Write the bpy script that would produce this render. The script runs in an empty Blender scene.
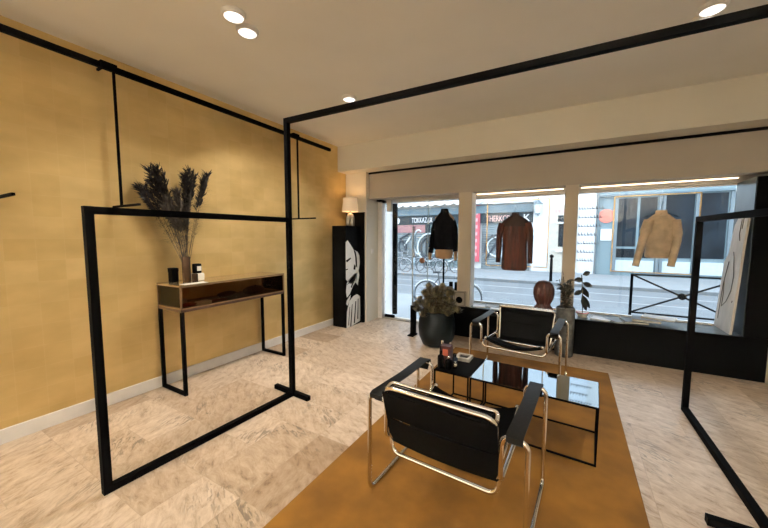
import bpy, bmesh, math, random
from mathutils import Vector, Matrix
random.seed(7)
S = bpy.context.scene
COL = S.collection
PI = math.pi

# ------------------------------------------------------------ camera, sky, exposure
FPX = 325.4
EYE = Vector((0, 0, 1.45))
yaw, pit, rol = math.radians(-29.9), math.radians(-4.6), math.radians(0.1)
fw = Vector((math.sin(yaw)*math.cos(pit), math.cos(yaw)*math.cos(pit), math.sin(pit)))
rt = Vector((math.cos(yaw), -math.sin(yaw), 0)); up = rt.cross(fw)
r2 = rt*math.cos(rol)+up*math.sin(rol); u2 = up*math.cos(rol)-rt*math.sin(rol)
cd = bpy.data.cameras.new('camera'); cam = bpy.data.objects.new('camera', cd); COL.objects.link(cam)
cd.sensor_width = 36; cd.lens = FPX/768*36; cd.clip_start = .05; cd.clip_end = 300
mm = Matrix((r2, u2, -fw)).transposed().to_4x4(); mm.translation = EYE
cam.matrix_world = mm
S.camera = cam

w = bpy.data.worlds.new('sky'); S.world = w; w.use_nodes = True
nt = w.node_tree; bg = nt.nodes['Background']
bg.inputs[0].default_value = (.80, .90, 1.0, 1); bg.inputs[1].default_value = 5.8
S.view_settings.view_transform = 'Standard'; S.view_settings.look = 'None'
S.view_settings.exposure = 0.0; S.view_settings.gamma = 1.0; S.view_settings.use_curve_mapping = False

def area(name, loc, size, power, color, rot=(0, 0, 0), size_y=None):
    l = bpy.data.lights.new(name, 'AREA'); l.energy = power; l.color = color; l.size = size
    if size_y: l.shape = 'RECTANGLE'; l.size_y = size_y
    o = bpy.data.objects.new(name, l); COL.objects.link(o); o.location = loc; o.rotation_euler = rot
    return o
WARM = (1, .91, .79)
# a sky portal over the shop opening guides daylight sampling through the glass
pl = area('daylight_portal', (-.55, 5.3, 1.2), 4.9, 1, (1, 1, 1), (PI/2, 0, PI), 2.4)
pl.rotation_euler = (-PI/2, 0, 0)
pl.data.cycles.is_portal = True

# ------------------------------------------------------------ helpers
def ray_at(px, py, axis, v):
    d = r2*((px-384)/FPX)+u2*((264-py)/FPX)+fw
    i = 'xyz'.index(axis); t = (v-EYE[i])/d[i]
    return EYE+d*t

def fillet(pts, r, n=5, closed=False):
    P = [Vector(p) for p in pts]; out = []; N = len(P)
    for i, p in enumerate(P):
        if not closed and i in (0, N-1): out.append(p); continue
        a = P[(i-1) % N]; b = P[(i+1) % N]
        da, db = (a-p), (b-p); la, lb = da.length, db.length
        if la < 1e-6 or lb < 1e-6: out.append(p); continue
        da /= la; db /= lb
        rr = min(r, la*.45, lb*.45)
        s, e = p+da*rr, p+db*rr
        for k in range(n+1):
            t = k/n
            out.append(s*(1-t)**2+p*2*t*(1-t)+e*t*t)
    return out

class MB:
    def __init__(s): s.v = []; s.f = []
    def add(s, vs, fs):
        o = len(s.v); s.v += [Vector(v) for v in vs]; s.f += [tuple(i+o for i in f) for f in fs]; return s
    def box(s, x0, y0, z0, x1, y1, z1):
        return s.add([(x0,y0,z0),(x1,y0,z0),(x1,y1,z0),(x0,y1,z0),(x0,y0,z1),(x1,y0,z1),(x1,y1,z1),(x0,y1,z1)],
                     [(0,3,2,1),(4,5,6,7),(0,1,5,4),(1,2,6,5),(2,3,7,6),(3,0,4,7)])
    def bar(s, a, b, t, t2=None):
        """square bar from a to b"""
        a, b = Vector(a), Vector(b); d = (b-a).normalized(); t2 = t2 or t
        ref = Vector((0,0,1)) if abs(d.z) < .9 else Vector((0,1,0))
        x = d.cross(ref).normalized()*t/2; y = x.cross(d).normalized()*t2/2
        vs = [p+sx*x+sy*y for p in (a, b) for sx, sy in ((-1,-1),(1,-1),(1,1),(-1,1))]
        return s.add(vs, [(0,1,2,3),(7,6,5,4),(0,4,5,1),(1,5,6,2),(2,6,7,3),(3,7,4,0)])
    def tube(s, pts, r, seg=8, closed=False, sq=1.0):
        P = [Vector(p) for p in pts]; n = len(P)
        R = r if isinstance(r, (list, tuple)) else [r]*n
        t0 = (P[1]-P[0]).normalized()
        ref = Vector((0,0,1)) if abs(t0.z) < .9 else Vector((1,0,0))
        nx = t0.cross(ref).normalized(); vs = []; 
        for i in range(n):
            if closed: t = (P[(i+1) % n]-P[i-1])
            else: t = P[min(i+1, n-1)]-P[max(i-1, 0)]
            if t.length < 1e-9: t = t0
            t = t.normalized()
            nx = (nx-t*nx.dot(t)); nx = nx.normalized() if nx.length > 1e-6 else t.orthogonal().normalized()
            ny = t.cross(nx)
            for k in range(seg):
                a = 2*PI*k/seg
                vs.append(P[i]+(nx*math.cos(a)+ny*math.sin(a)*sq)*R[i])
        fs = []
        m = n if closed else n-1
        for i in range(m):
            j = (i+1) % n
            for k in range(seg):
                l = (k+1) % seg
                fs.append((i*seg+k, i*seg+l, j*seg+l, j*seg+k))
        if not closed:
            fs.append(tuple(range(seg-1, -1, -1))); fs.append(tuple((n-1)*seg+k for k in range(seg)))
        return s.add(vs, fs)
    def lathe(s, prof, c, seg=24, caps=True, sx=1, sy=1):
        c = Vector(c); vs = []; n = len(prof)
        for r, z in prof:
            for k in range(seg):
                a = 2*PI*k/seg; vs.append(c+Vector((r*sx*math.cos(a), r*sy*math.sin(a), z)))
        fs = [(i*seg+k, i*seg+(k+1) % seg, (i+1)*seg+(k+1) % seg, (i+1)*seg+k) for i in range(n-1) for k in range(seg)]
        if caps: fs += [tuple(range(seg-1, -1, -1)), tuple((n-1)*seg+k for k in range(seg))]
        return s.add(vs, fs)
    def loft(s, rings, caps=True):
        n = len(rings); m = len(rings[0]); vs = [v for r in rings for v in r]
        fs = [(i*m+k, i*m+(k+1) % m, (i+1)*m+(k+1) % m, (i+1)*m+k) for i in range(n-1) for k in range(m)]
        if caps: fs += [tuple(range(m-1, -1, -1)), tuple((n-1)*m+k for k in range(m))]
        return s.add(vs, fs)
    def prism(s, poly, fn, d0, d1):
        """poly of (a,b); fn(a,b,d)->xyz"""
        n = len(poly)
        vs = [fn(a, b, d0) for a, b in poly]+[fn(a, b, d1) for a, b in poly]
        fs = [tuple(range(n-1, -1, -1)), tuple(range(n, 2*n))]+[(i, (i+1) % n, n+(i+1) % n, n+i) for i in range(n)]
        return s.add(vs, fs)
    def sheet(s, prof, x0, x1, th, nx=1, sag=None):
        """closed strap: prof list of (y,z) extruded along x with thickness th; sag(u,i)->(dy,dz)"""
        n = len(prof); P = [Vector((0, y, z)) for y, z in prof]
        rings = []
        for j in range(nx+1):
            u = j/nx; x = x0+(x1-x0)*u; top = []; bot = []
            for i in range(n):
                t = (P[min(i+1, n-1)]-P[max(i-1, 0)]).normalized(); nn = Vector((0, -t.z, t.y))
                d = Vector((0, 0, 0))
                if sag: dy, dz = sag(u, i); d = Vector((0, dy, dz))
                q = P[i]+d; q.x = x
                top.append(q+nn*th/2); bot.append(q-nn*th/2)
            rings.append(top+bot[::-1])
        return s.loft(rings)
    def leaf(s, base, d, L, W, up=(0,0,1), curl=.15):
        base = Vector(base); d = Vector(d).normalized(); upv = Vector(up)
        x = d.cross(upv)
        x = x.normalized() if x.length > 1e-4 else Vector((1,0,0))
        n = x.cross(d)
        pr = [(0,.15),(.3,.9),(.6,1),(.85,.55),(1,.05)]
        vs = []
        for t, wd in pr:
            c = base+d*(L*t)-n*(curl*L*t*t)
            vs += [c-x*W*wd/2, c-n*(.12*W*wd), c+x*W*wd/2]
        fs = []
        for i in range(4):
            a = i*3; fs += [(a, a+1, a+4, a+3), (a+1, a+2, a+5, a+4)]
        return s.add(vs, fs)
    def build(s, name, mat, parent=None, smooth=False, bevel=0, world=True):
        me = bpy.data.meshes.new(name)
        o = bpy.data.objects.new(name, me)
        off = Vector((0, 0, 0))
        if parent is not None and world:
            p = parent
            while p is not None: off = off+p.location; p = p.parent
        me.from_pydata([tuple(v-off) for v in s.v], [], s.f)
        b = bmesh.new(); b.from_mesh(me); bmesh.ops.recalc_face_normals(b, faces=b.faces); b.to_mesh(me); b.free()
        if smooth:
            me.polygons.foreach_set('use_smooth', [True]*len(me.polygons))
            try: me.set_sharp_from_angle(angle=math.radians(50))
            except Exception: pass
        me.materials.append(mat); COL.objects.link(o)
        if parent is not None: o.parent = parent
        if bevel:
            m = o.modifiers.new('bevel', 'BEVEL'); m.width = bevel; m.segments = 2; m.limit_method = 'ANGLE'
        return o

def tag(o, label=None, cat=None, group=None, kind=None):
    if label: o['label'] = label
    if cat: o['category'] = cat
    if group: o['group'] = group
    if kind: o['kind'] = kind
    return o
def thing(name, label, cat, loc=(0, 0, 0), group=None, rz=0):
    o = bpy.data.objects.new(name, None); o.empty_display_size = .1; COL.objects.link(o)
    o.location = loc; o.rotation_euler = (0, 0, rz)
    return tag(o, label, cat, group)
def structure(o): o['kind'] = 'structure'; return o
def copy_tree(o, parent=None):
    c = o.copy(); COL.objects.link(c); c.parent = parent
    for ch in [x for x in COL.objects if x.parent == o]: copy_tree(ch, c)
    return c

# ------------------------------------------------------------ materials
def mat(name, col, rough=.5, metal=0, noise=0, scale=8, bump=0, emit=None, es=0, coat=0, col2=None, spec=None, stretch=None, sheen=0):
    m = bpy.data.materials.new(name); m.use_nodes = True; t = m.node_tree; b = t.nodes['Principled BSDF']
    b.inputs['Base Color'].default_value = (*col, 1); b.inputs['Roughness'].default_value = rough; b.inputs['Metallic'].default_value = metal
    if coat: b.inputs['Coat Weight'].default_value = coat; b.inputs['Coat Roughness'].default_value = .03
    if spec is not None: b.inputs['Specular IOR Level'].default_value = spec
    if sheen: b.inputs['Sheen Weight'].default_value = sheen
    if emit: b.inputs['Emission Color'].default_value = (*emit, 1); b.inputs['Emission Strength'].default_value = es
    tc = t.nodes.new('ShaderNodeTexCoord'); n = t.nodes.new('ShaderNodeTexNoise'); n.inputs['Scale'].default_value = scale; n.inputs['Detail'].default_value = 5
    src = tc.outputs['Object']
    if stretch:
        mp = t.nodes.new('ShaderNodeMapping'); mp.inputs['Scale'].default_value = stretch; t.links.new(src, mp.inputs[0]); src = mp.outputs[0]
    t.links.new(src, n.inputs['Vector'])
    k = noise or .06
    r = t.nodes.new('ShaderNodeValToRGB')
    c2 = col2 or tuple(c*(1-k) for c in col)
    r.color_ramp.elements[0].color = (*c2, 1); r.color_ramp.elements[1].color = (*(tuple(min(1, c*(1+k*.5)) for c in col)), 1)
    r.color_ramp.elements[0].position = .35; r.color_ramp.elements[1].position = .65
    t.links.new(n.outputs['Fac'], r.inputs[0]); t.links.new(r.outputs[0], b.inputs['Base Color'])
    if bump:
        bp = t.nodes.new('ShaderNodeBump'); bp.inputs['Strength'].default_value = bump; bp.inputs['Distance'].default_value = .01
        t.links.new(n.outputs['Fac'], bp.inputs['Height']); t.links.new(bp.outputs[0], b.inputs['Normal'])
    return m
def glass(name, tint=(.95, .98, 1), refl=1.0):
    m = bpy.data.materials.new(name); m.use_nodes = True; t = m.node_tree; t.nodes.clear()
    o = t.nodes.new('ShaderNodeOutputMaterial'); mx = t.nodes.new('ShaderNodeMixShader'); tr = t.nodes.new('ShaderNodeBsdfTransparent')
    g = t.nodes.new('ShaderNodeBsdfGlossy'); f = t.nodes.new('ShaderNodeFresnel'); f.inputs[0].default_value = 1.35
    tr.inputs[0].default_value = (*tint, 1); g.inputs['Roughness'].default_value = .02; g.inputs[0].default_value = (refl, refl, refl, 1)
    t.links.new(f.outputs[0], mx.inputs[0]); t.links.new(tr.outputs[0], mx.inputs[1]); t.links.new(g.outputs[0], mx.inputs[2]); t.links.new(mx.outputs[0], o.inputs[0])
    return m

M = {}
M['plaster'] = mat('ceiling_plaster', (.84, .83, .785), .9, noise=.03, scale=1.5)
M['plaster2'] = mat('wall_plaster', (.72, .69, .61), .85, noise=.03, scale=1.5)
M['header'] = mat('header_paint', (.44, .40, .345), .8, noise=.04, scale=2)
M['white_paint'] = mat('white_gloss_paint', (.78, .76, .73), .45)
M['black_steel'] = mat('black_powdercoated_steel', (.002, .002, .0024), .65, noise=.3, scale=30, spec=.03)
M['black_matte'] = mat('black_matte', (.0018, .0018, .002), .7, noise=.3, scale=12, spec=.04)
M['black_gloss'] = mat('black_lacquer', (.002, .0023, .0027), .35, noise=.2, scale=3, spec=.06)
M['leather'] = mat('black_saddle_leather', (.0015, .0015, .0018), .6, noise=.35, scale=60, bump=.15, spec=.05)
M['leather_arm'] = mat('black_arm_leather', (.006, .0065, .007), .5, noise=.3, scale=60, bump=.15, spec=.22)
M['chrome'] = mat('chrome', (.82, .80, .77), .12, 1, noise=.02)
M['black_mirror'] = mat('smoked_mirror_glass', (.31, .36, .385), .03, 1, noise=.01)
M['brass'] = mat('brass', (.62, .45, .22), .3, 1, noise=.1)
M['rug'] = mat('rust_rug', (.24, .108, .012), .95, noise=.3, scale=3.2, bump=.2, col2=(.165, .072, .008))
M['shelf'] = mat('grey_blue_shelf', (.14, .17, .19), .25, noise=.2, scale=3)
M['led'] = mat('warm_strip', (1, .8, .6), .5, emit=(1, .72, .45), es=6)
M['bulb'] = mat('lamp_diffuser', (1, 1, 1), .5, emit=(1, .93, .85), es=2.2)
M['bulb_off'] = mat('lamp_glass', (.85, .83, .8), .2, emit=(1, .9, .8), es=.9)
M['glass'] = glass('clear_glass')
M['glass_amber'] = glass('smoked_case_glass', (.74, .62, .50))

# gold leaf: metallic squares with faint seams
def gold():
    m = bpy.data.materials.new('gold_leaf_wall'); m.use_nodes = True; t = m.node_tree; b = t.nodes['Principled BSDF']
    tc = t.nodes.new('ShaderNodeTexCoord'); sep = t.nodes.new('ShaderNodeSeparateXYZ'); cmb = t.nodes.new('ShaderNodeCombineXYZ')
    t.links.new(tc.outputs['Object'], sep.inputs[0]); t.links.new(sep.outputs['Y'], cmb.inputs[0]); t.links.new(sep.outputs['Z'], cmb.inputs[1])
    br = t.nodes.new('ShaderNodeTexBrick'); br.offset = 0; br.squash = 1
    br.inputs['Scale'].default_value = 1; br.inputs['Brick Width'].default_value = .16; br.inputs['Row Height'].default_value = .16
    br.inputs['Mortar Size'].default_value = .004; br.inputs['Mortar Smooth'].default_value = 1
    br.inputs['Color1'].default_value = (.74, .545, .235, 1); br.inputs['Color2'].default_value = (.79, .595, .275, 1); br.inputs['Mortar'].default_value = (.79, .60, .285, 1)
    t.links.new(cmb.outputs[0], br.inputs[0])
    n = t.nodes.new('ShaderNodeTexNoise'); n.inputs['Scale'].default_value = 1.6; n.inputs['Detail'].default_value = 8
    mp = t.nodes.new('ShaderNodeMapping'); mp.inputs['Scale'].default_value = (1, 1.3, 2.6); t.links.new(tc.outputs['Object'], mp.inputs[0]); t.links.new(mp.outputs[0], n.inputs['Vector'])
    mx = t.nodes.new('ShaderNodeMixRGB'); mx.blend_type = 'MULTIPLY'; mx.inputs[0].default_value = .5
    rp = t.nodes.new('ShaderNodeValToRGB'); rp.color_ramp.elements[0].position = .3; rp.color_ramp.elements[0].color = (.56, .50, .40, 1); rp.color_ramp.elements[1].position = .7; rp.color_ramp.elements[1].color = (1, 1, 1, 1)
    t.links.new(n.outputs['Fac'], rp.inputs[0]); t.links.new(br.outputs[0], mx.inputs[1]); t.links.new(rp.outputs[0], mx.inputs[2])
    t.links.new(mx.outputs[0], b.inputs['Base Color'])
    b.inputs['Metallic'].default_value = .5
    mr = t.nodes.new('ShaderNodeMapRange'); mr.inputs['To Min'].default_value = .32; mr.inputs['To Max'].default_value = .46
    t.links.new(n.outputs['Fac'], mr.inputs[0]); t.links.new(mr.outputs[0], b.inputs['Roughness'])
    return m
M['gold'] = gold()

def stone():
    m = bpy.data.materials.new('marble_floor_tiles'); m.use_nodes = True; t = m.node_tree; b = t.nodes['Principled BSDF']
    at = t.nodes.new('ShaderNodeVertexColor'); at.layer_name = 'tile'
    sp = t.nodes.new('ShaderNodeSeparateColor'); t.links.new(at.outputs[0], sp.inputs[0])
    uv = t.nodes.new('ShaderNodeUVMap'); uv.uv_map = 'uv'
    mp = t.nodes.new('ShaderNodeMapping'); mp.inputs['Scale'].default_value = (8, 19, 1); t.links.new(uv.outputs[0], mp.inputs[0])
    n = t.nodes.new('ShaderNodeTexNoise'); n.inputs['Scale'].default_value = 1; n.inputs['Detail'].default_value = 9; n.inputs['Roughness'].default_value = .74; n.inputs['Distortion'].default_value = .45
    t.links.new(mp.outputs[0], n.inputs['Vector'])
    r1 = t.nodes.new('ShaderNodeValToRGB'); e = r1.color_ramp.elements
    e[0].position = .3; e[0].color = (.25, .18, .125, 1); e[1].position = .72; e[1].color = (.74, .67, .595, 1)
    k = e.new(.43); k.color = (.50, .41, .325, 1); k = e.new(.55); k.color = (.61, .53, .45, 1)
    t.links.new(n.outputs['Fac'], r1.inputs[0])
    # grey mineral veins in patches
    n2 = t.nodes.new('ShaderNodeTexNoise'); n2.inputs['Scale'].default_value = 2.2; n2.inputs['Detail'].default_value = 3; t.links.new(uv.outputs[0], n2.inputs['Vector'])
    n3 = t.nodes.new('ShaderNodeTexNoise'); n3.inputs['Scale'].default_value = 4; n3.inputs['Detail'].default_value = 8; n3.inputs['Distortion'].default_value = 1.5
    mp3 = t.nodes.new('ShaderNodeMapping'); mp3.inputs['Scale'].default_value = (2.5, 9, 1); t.links.new(uv.outputs[0], mp3.inputs[0]); t.links.new(mp3.outputs[0], n3.inputs['Vector'])
    g1 = t.nodes.new('ShaderNodeMapRange'); g1.inputs['From Min'].default_value = .52; g1.inputs['From Max'].default_value = .66; t.links.new(n2.outputs['Fac'], g1.inputs[0])
    g2 = t.nodes.new('ShaderNodeMapRange'); g2.inputs['From Min'].default_value = .52; g2.inputs['From Max'].default_value = .60; t.links.new(n3.outputs['Fac'], g2.inputs[0])
    mu = t.nodes.new('ShaderNodeMath'); mu.operation = 'MULTIPLY'; t.links.new(g1.outputs[0], mu.inputs[0]); t.links.new(g2.outputs[0], mu.inputs[1])
    mu2 = t.nodes.new('ShaderNodeMath'); mu2.operation = 'MULTIPLY'; mu2.inputs[1].default_value = .85; t.links.new(mu.outputs[0], mu2.inputs[0])
    mx = t.nodes.new('ShaderNodeMixRGB'); t.links.new(mu2.outputs[0], mx.inputs[0]); t.links.new(r1.outputs[0], mx.inputs[1]); mx.inputs[2].default_value = (.22, .19, .16, 1)
    # tile to tile tone
    tr = t.nodes.new('ShaderNodeValToRGB'); e = tr.color_ramp.elements
    e[0].color = (.58, .47, .36, 1); e[0].position = 0; e[1].position = 1; e[1].color = (1.08, 1.04, 1.0, 1)
    k = e.new(.5); k.color = (.86, .79, .71, 1)
    t.links.new(sp.outputs[0], tr.inputs[0])
    m2 = t.nodes.new('ShaderNodeMixRGB'); m2.blend_type = 'MULTIPLY'; m2.inputs[0].default_value = 1
    t.links.new(mx.outputs[0], m2.inputs[1]); t.links.new(tr.outputs[0], m2.inputs[2])
    m3 = t.nodes.new('ShaderNodeMixRGB'); t.links.new(sp.outputs[2], m3.inputs[0]); t.links.new(m2.outputs[0], m3.inputs[1]); m3.inputs[2].default_value = (.40, .31, .235, 1)
    t.links.new(m3.outputs[0], b.inputs['Base Color'])
    b.inputs['Roughness'].default_value = .33; b.inputs['Specular IOR Level'].default_value = .45
    mr = t.nodes.new('ShaderNodeMapRange'); mr.inputs['To Min'].default_value = .25; mr.inputs['To Max'].default_value = .5; t.links.new(n.outputs['Fac'], mr.inputs[0]); t.links.new(mr.outputs[0], b.inputs['Roughness'])
    bp = t.nodes.new('ShaderNodeBump'); bp.inputs['Strength'].default_value = .08; bp.inputs['Distance'].default_value = .005
    t.links.new(n.outputs['Fac'], bp.inputs['Height']); t.links.new(bp.outputs[0], b.inputs['Normal'])
    return m
M['stone'] = stone()

# ------------------------------------------------------------ room shell
XL, XR, YB, YW, ZC = -3.42, 2.3, -3.4, 4.4, 2.95
def floor_mesh():
    g = .335; x0, y0 = -3.56-.0, -3.61
    nx, ny = 18, 26; used = [[0]*ny for _ in range(nx)]; rects = []
    for j in range(ny):
        for i in range(nx):
            if used[i][j]: continue
            opts = [(2, 2), (2, 1), (1, 1), (2, 2), (2, 1), (1, 2)]
            random.shuffle(opts); opts.append((1, 1))
            for a, b in opts:
                if i+a <= nx and j+b <= ny and not any(used[i+p][j+q] for p in range(a) for q in range(b)): break
            for p in range(a):
                for q in range(b): used[i+p][j+q] = 1
            rects.append((x0+i*g, y0+j*g, x0+(i+a)*g, y0+(j+b)*g))
    me = bpy.data.meshes.new('floor'); vs = []; fs = []; uv = []; cl = []
    for (a, b, c, d) in rects:
        gr = .0022; o = len(vs)
        q = [(a, b), (c, b), (c, d), (a, d)]; qi = [(a+gr, b+gr), (c-gr, b+gr), (c-gr, d-gr), (a+gr, d-gr)]
        vs += [(x, y, 0) for x, y in qi]+[(x, y, 0) for x, y in q]
        th = random.choice((.5, .7, .4, .6, .3, 1.2)) + random.uniform(-.12, .12); ox, oy = random.uniform(0, 40), random.uniform(0, 40)
        R = lambda x, y: ((x-a)*math.cos(th)-(y-b)*math.sin(th)+ox, (x-a)*math.sin(th)+(y-b)*math.cos(th)+oy)
        tone = random.choice((random.uniform(.5, 1), random.uniform(.4, .9), random.uniform(.1, .7)))
        fs.append((o, o+1, o+2, o+3)); uv += [R(*p) for p in qi]; cl += [(tone, 0, 0, 1)]*4
        for k in range(4):
            l = (k+1) % 4
            fs.append((o+4+k, o+4+l, o+l, o+k)); uv += [R(*p) for p in (q[k], q[l], qi[l], qi[k])]; cl += [(tone, 0, .55, 1)]*4
    me.from_pydata(vs, [], fs)
    u = me.uv_layers.new(name='uv'); u.data.foreach_set('uv', [c for p in uv for c in p])
    ca = me.color_attributes.new('tile', 'FLOAT_COLOR', 'CORNER'); ca.data.foreach_set('color', [c for p in cl for c in p])
    me.materials.append(M['stone']); o = bpy.data.objects.new('floor', me); COL.objects.link(o); return structure(o)
floor_mesh()
structure(MB().box(XL-.2, YB-.1, ZC, XR+.1, 5.2, ZC+.15).build('ceiling', M['plaster']))
structure(MB().box(XL-.15, YB-.1, -.1, XL, 5.2, ZC).build('wall_left', M['gold']))
structure(MB().box(XL-.1, YB-.2, -.1, XR+.1, YB, ZC).build('wall_back', M['plaster2']))
structure(MB().box(XR, YB-.1, -.1, XR+.15, 5.2, ZC).build('wall_right', M['plaster2']))
structure(MB().box(XL, YB, 0, XL+.018, 4.62, .105).build('baseboard_left', M['white_paint'], bevel=.004))
# shop front wall: beam, header, piers, returns
wf = MB()
wf.box(XL, 4.4, 2.54, XR, 5.2, ZC)                     # dropped beam over the front
structure(wf.build('wall_front', M['plaster2']))
hd = MB(); hd.box(-3.02, 4.7, 2.105, XR, 4.86, 2.515); structure(hd.build('trim_1', M['header']))
structure(MB().box(-3.0, 4.69, 2.508, XR, 4.80, 2.539).build('trim_2', M['black_matte']))
structure(MB().box(-3.02, 5.06, 2.06, XR, 5.2, 2.54).build('trim_3', M['white_paint']))
# left pier beside the door
structure(MB().box(XL, 4.62, 0, -3.0, 5.42, 2.54).build('wall_pier', M['plaster2']))
structure(MB().box(-3.0, 5.0, 0, -2.92, 5.40, 2.3).build('trim_4', M['white_paint']))
structure(MB().box(-3.0, 5.40, 0, -2.84, 5.45, 2.3).build('trim_13', M['black_matte']))
M['pillar'] = mat('pillar_paint', (.55, .50, .42), .8, noise=.04, scale=2)
structure(MB().box(-1.448, 4.7, 0, -1.262, 4.93, 2.106).build('trim_5', M['pillar']))
structure(MB().box(-.095, 4.7, 0, .052, 4.93, 2.106).build('trim_6', M['pillar']))
structure(MB().box(-1.262, 4.72, .445, -1.254, 4.92, 2.1).build('trim_7', M['white_paint']))
structure(MB().box(1.745, 4.56, 0, XR, 5.2, 2.54).build('wall_pier_right', M['plaster2']))
# warm strip light below the header
for k, (a, b) in enumerate(((-1.24, -.11), (.07, 1.5))):
    t = thing('strip_light', ('warm white strip light along the header above the left display window', 'warm white strip light along the header above the right display window')[k], 'light', ((a+b)/2, 4.83, 2.1), 'strip lights over the windows')
    MB().box(a, 4.865, 2.09, b, 4.90, 2.12).build('housing', M['white_paint'], t)
    MB().box(a+.01, 4.868, 2.082, b-.01, 4.897, 2.09).build('diffuser', M['led'], t)
    MB().box(a, 4.87, 2.12, b, 5.06, 2.14).build('mounting_shelf', M['white_paint'], t)
# display plinth under the windows
structure(MB().box(-1.78, 4.66, 0, 1.745, 5.16, .43).build('trim_8', M['black_gloss']))
structure(MB().box(-1.79, 4.645, .43, 1.745, 5.16, .445).build('trim_9', M['shelf']))
structure(MB().box(-1.79, 4.63, .405, 1.745, 4.66, .447).build('trim_10', M['black_matte']))
# windows
def window(n, x0, x1, z0, z1, y=5.12):
    o = bpy.data.objects.new('window_%d' % n, None); COL.objects.link(o); o.location = ((x0+x1)/2, y, z0); o['kind'] = 'structure'
    MB().box(x0, y, z0, x1, y+.01, z1).build('pane', M['glass'], o)
    f = MB()
    for a in ((x0, z0, x1, z0+.02), (x0, z1-.02, x1, z1)): f.box(a[0], y-.01, a[1], a[2], y+.03, a[3])
    f.build('frame', M['white_paint'], o); return o
window(1, -1.5, -.03, .445, 2.06)
w2 = window(2, -.025, 1.56, .445, 2.06)
window(3, -2.08, -1.448, 0, 2.15)
# rows of small dark lettering on the right display window, too small to read
lt = MB(); rnd = random.Random(3)
for r in range(7):
    z = 1.83-r*.115; x = .07
    while x < (.34, .33, .31, .26, .30, .24, .25)[r]:
        wd = rnd.uniform(.016, .03); h = rnd.uniform(.028, .042)
        lt.box(x, 5.112, z, x+wd, 5.116, z+h*.35); lt.box(x, 5.112, z, x+wd*.35, 5.116, z+h); x += wd+.009
lt.build('window_lettering', mat('lettering_vinyl', (.12, .13, .14), .5), w2)
# glass door
d1 = bpy.data.objects.new('door_1', None); COL.objects.link(d1); d1.location = (-2.45, 5.1, 0); d1['kind'] = 'structure'
MB().box(-2.90, 5.1, .03, -2.09, 5.112, 2.15).build('glass_leaf', M['glass'], d1)
e = MB(); e.box(-2.093, 5.098, .03, -2.085, 5.114, 2.15); e.build('glass_edge', mat('green_glass_edge', (.45, .55, .55), .2), d1)
MB().box(-2.91, 5.085, .01, -2.72, 5.125, .06).build('hinge', M['black_steel'], d1)
MB().box(-2.91, 5.085, 2.12, -2.72, 5.125, 2.18).build('hinge', M['black_steel'], d1)
k = MB(); k.lathe([(.001, -.03), (.04, -.02), (.05, 0), (.04, .02), (.001, .03)], (0, 0, 0), 16)
for v in k.v: v.xyz = (v.x-2.17, 5.06+v.z, v.y+1.07)
k.box(-2.18, 5.07, 1.06, -2.16, 5.10, 1.08)
k.build('door_handle', mat('round_wooden_knob', (.35, .17, .09), .4), d1, smooth=True)
structure(MB().box(-2.92, 5.0, -.02, -1.448, 5.2, .012).build('trim_11', mat('door_mat', (.34, .31, .26), .9)))
structure(MB().box(-2.92, 5.11, 2.15, -1.448, 5.2, 2.56).build('trim_12', M['white_paint']))

# ------------------------------------------------------------ ceiling lights
def downlight(x, y, lit, label, power=26, tilt=0):
    t = thing('ceiling_spotlight', label, 'light', (x, y, ZC), 'ceiling spotlights')
    r = MB(); r.lathe([(.062, -.028), (.072, -.026), (.078, -.008), (.078, 0), (.06, 0)], (x, y, ZC), 24, False)
    r.build('trim_ring', M['white_paint'], t, smooth=True)
    MB().lathe([(.061, -.022), (.055, -.027), (.001, -.029)], (x, y, ZC), 20).build('lens', M['bulb'] if lit else M['bulb_off'], t, smooth=True)
    if lit:
        l = bpy.data.lights.new('spot', 'SPOT'); l.energy = power; l.color = WARM; l.spot_size = math.radians(115); l.spot_blend = .9; l.shadow_soft_size = .09
        o = bpy.data.objects.new('bulb', l); COL.objects.link(o); o.location = (0, 0, -.045); o.rotation_euler = (0, math.radians(-tilt), 0); o.parent = t
    return t
P_ = 40
downlight(-2.03, 1.50, True, 'round ceiling spotlight nearer the gold wall rail, left one of the pair', 72, -14)
downlight(-2.10, 1.66, True, 'bright round ceiling spotlight, right one of the pair nearest the gold wall', 72, -14)
downlight(-2.13, 2.95, True, 'small round ceiling spotlight just above the corner of the black frame', 190, -20)
downlight(.73, 3.0, True, 'round ceiling spotlight at the top right, nearer one of the pair', 110)
downlight(.72, 3.13, False, 'round ceiling spotlight at top right half hidden by the black frame bar')
for x, y, lb_ in ((-2.4, -.6, 'added unseen ceiling spotlight behind the camera, nearest the gold wall'), (0.2, -1.2, 'added unseen ceiling spotlight behind the camera in the middle of the room'), (-1.0, -2.5, 'added unseen ceiling spotlight near the back wall, left one'), (1.4, -2.4, 'added unseen ceiling spotlight near the back wall, right one')):
    downlight(x, y, True, lb_, P_)  # unseen spots added behind the camera; without them the ceiling stays too dark

def uplighter(x, y, nx, label):  # invented fixture on the unseen back wall, added to lift the dark ceiling
    t = thing('added_uplighter', label, 'lamp', (x, y, 2.0), 'added unseen uplighters that brighten the ceiling')
    MB().box(x-.16 if nx == 0 else x-.14*(nx > 0)-.0, y-.0, 1.92, x+.16 if nx == 0 else x+.14*(nx < 0), y+.14, 2.0).build('bowl', M['white_paint'], t, bevel=.01)
    l = bpy.data.lights.new('ceiling_fill', 'AREA'); l.energy = UP; l.color = (1, .94, .85); l.spread = math.radians(125); l.size = .28; l.shape = 'RECTANGLE'; l.size_y = .12
    o = bpy.data.objects.new('ceiling_fill', l); COL.objects.link(o); o.location = (0, .07, .012); o.rotation_euler = (PI, 0, 0); o.parent = t
UP = 400
uplighter(-2.6, YB, 0, 'added unseen uplighter at the back, nearest the gold wall')
uplighter(-.6, YB, 0, 'added unseen uplighter in the middle of the back wall')
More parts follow.
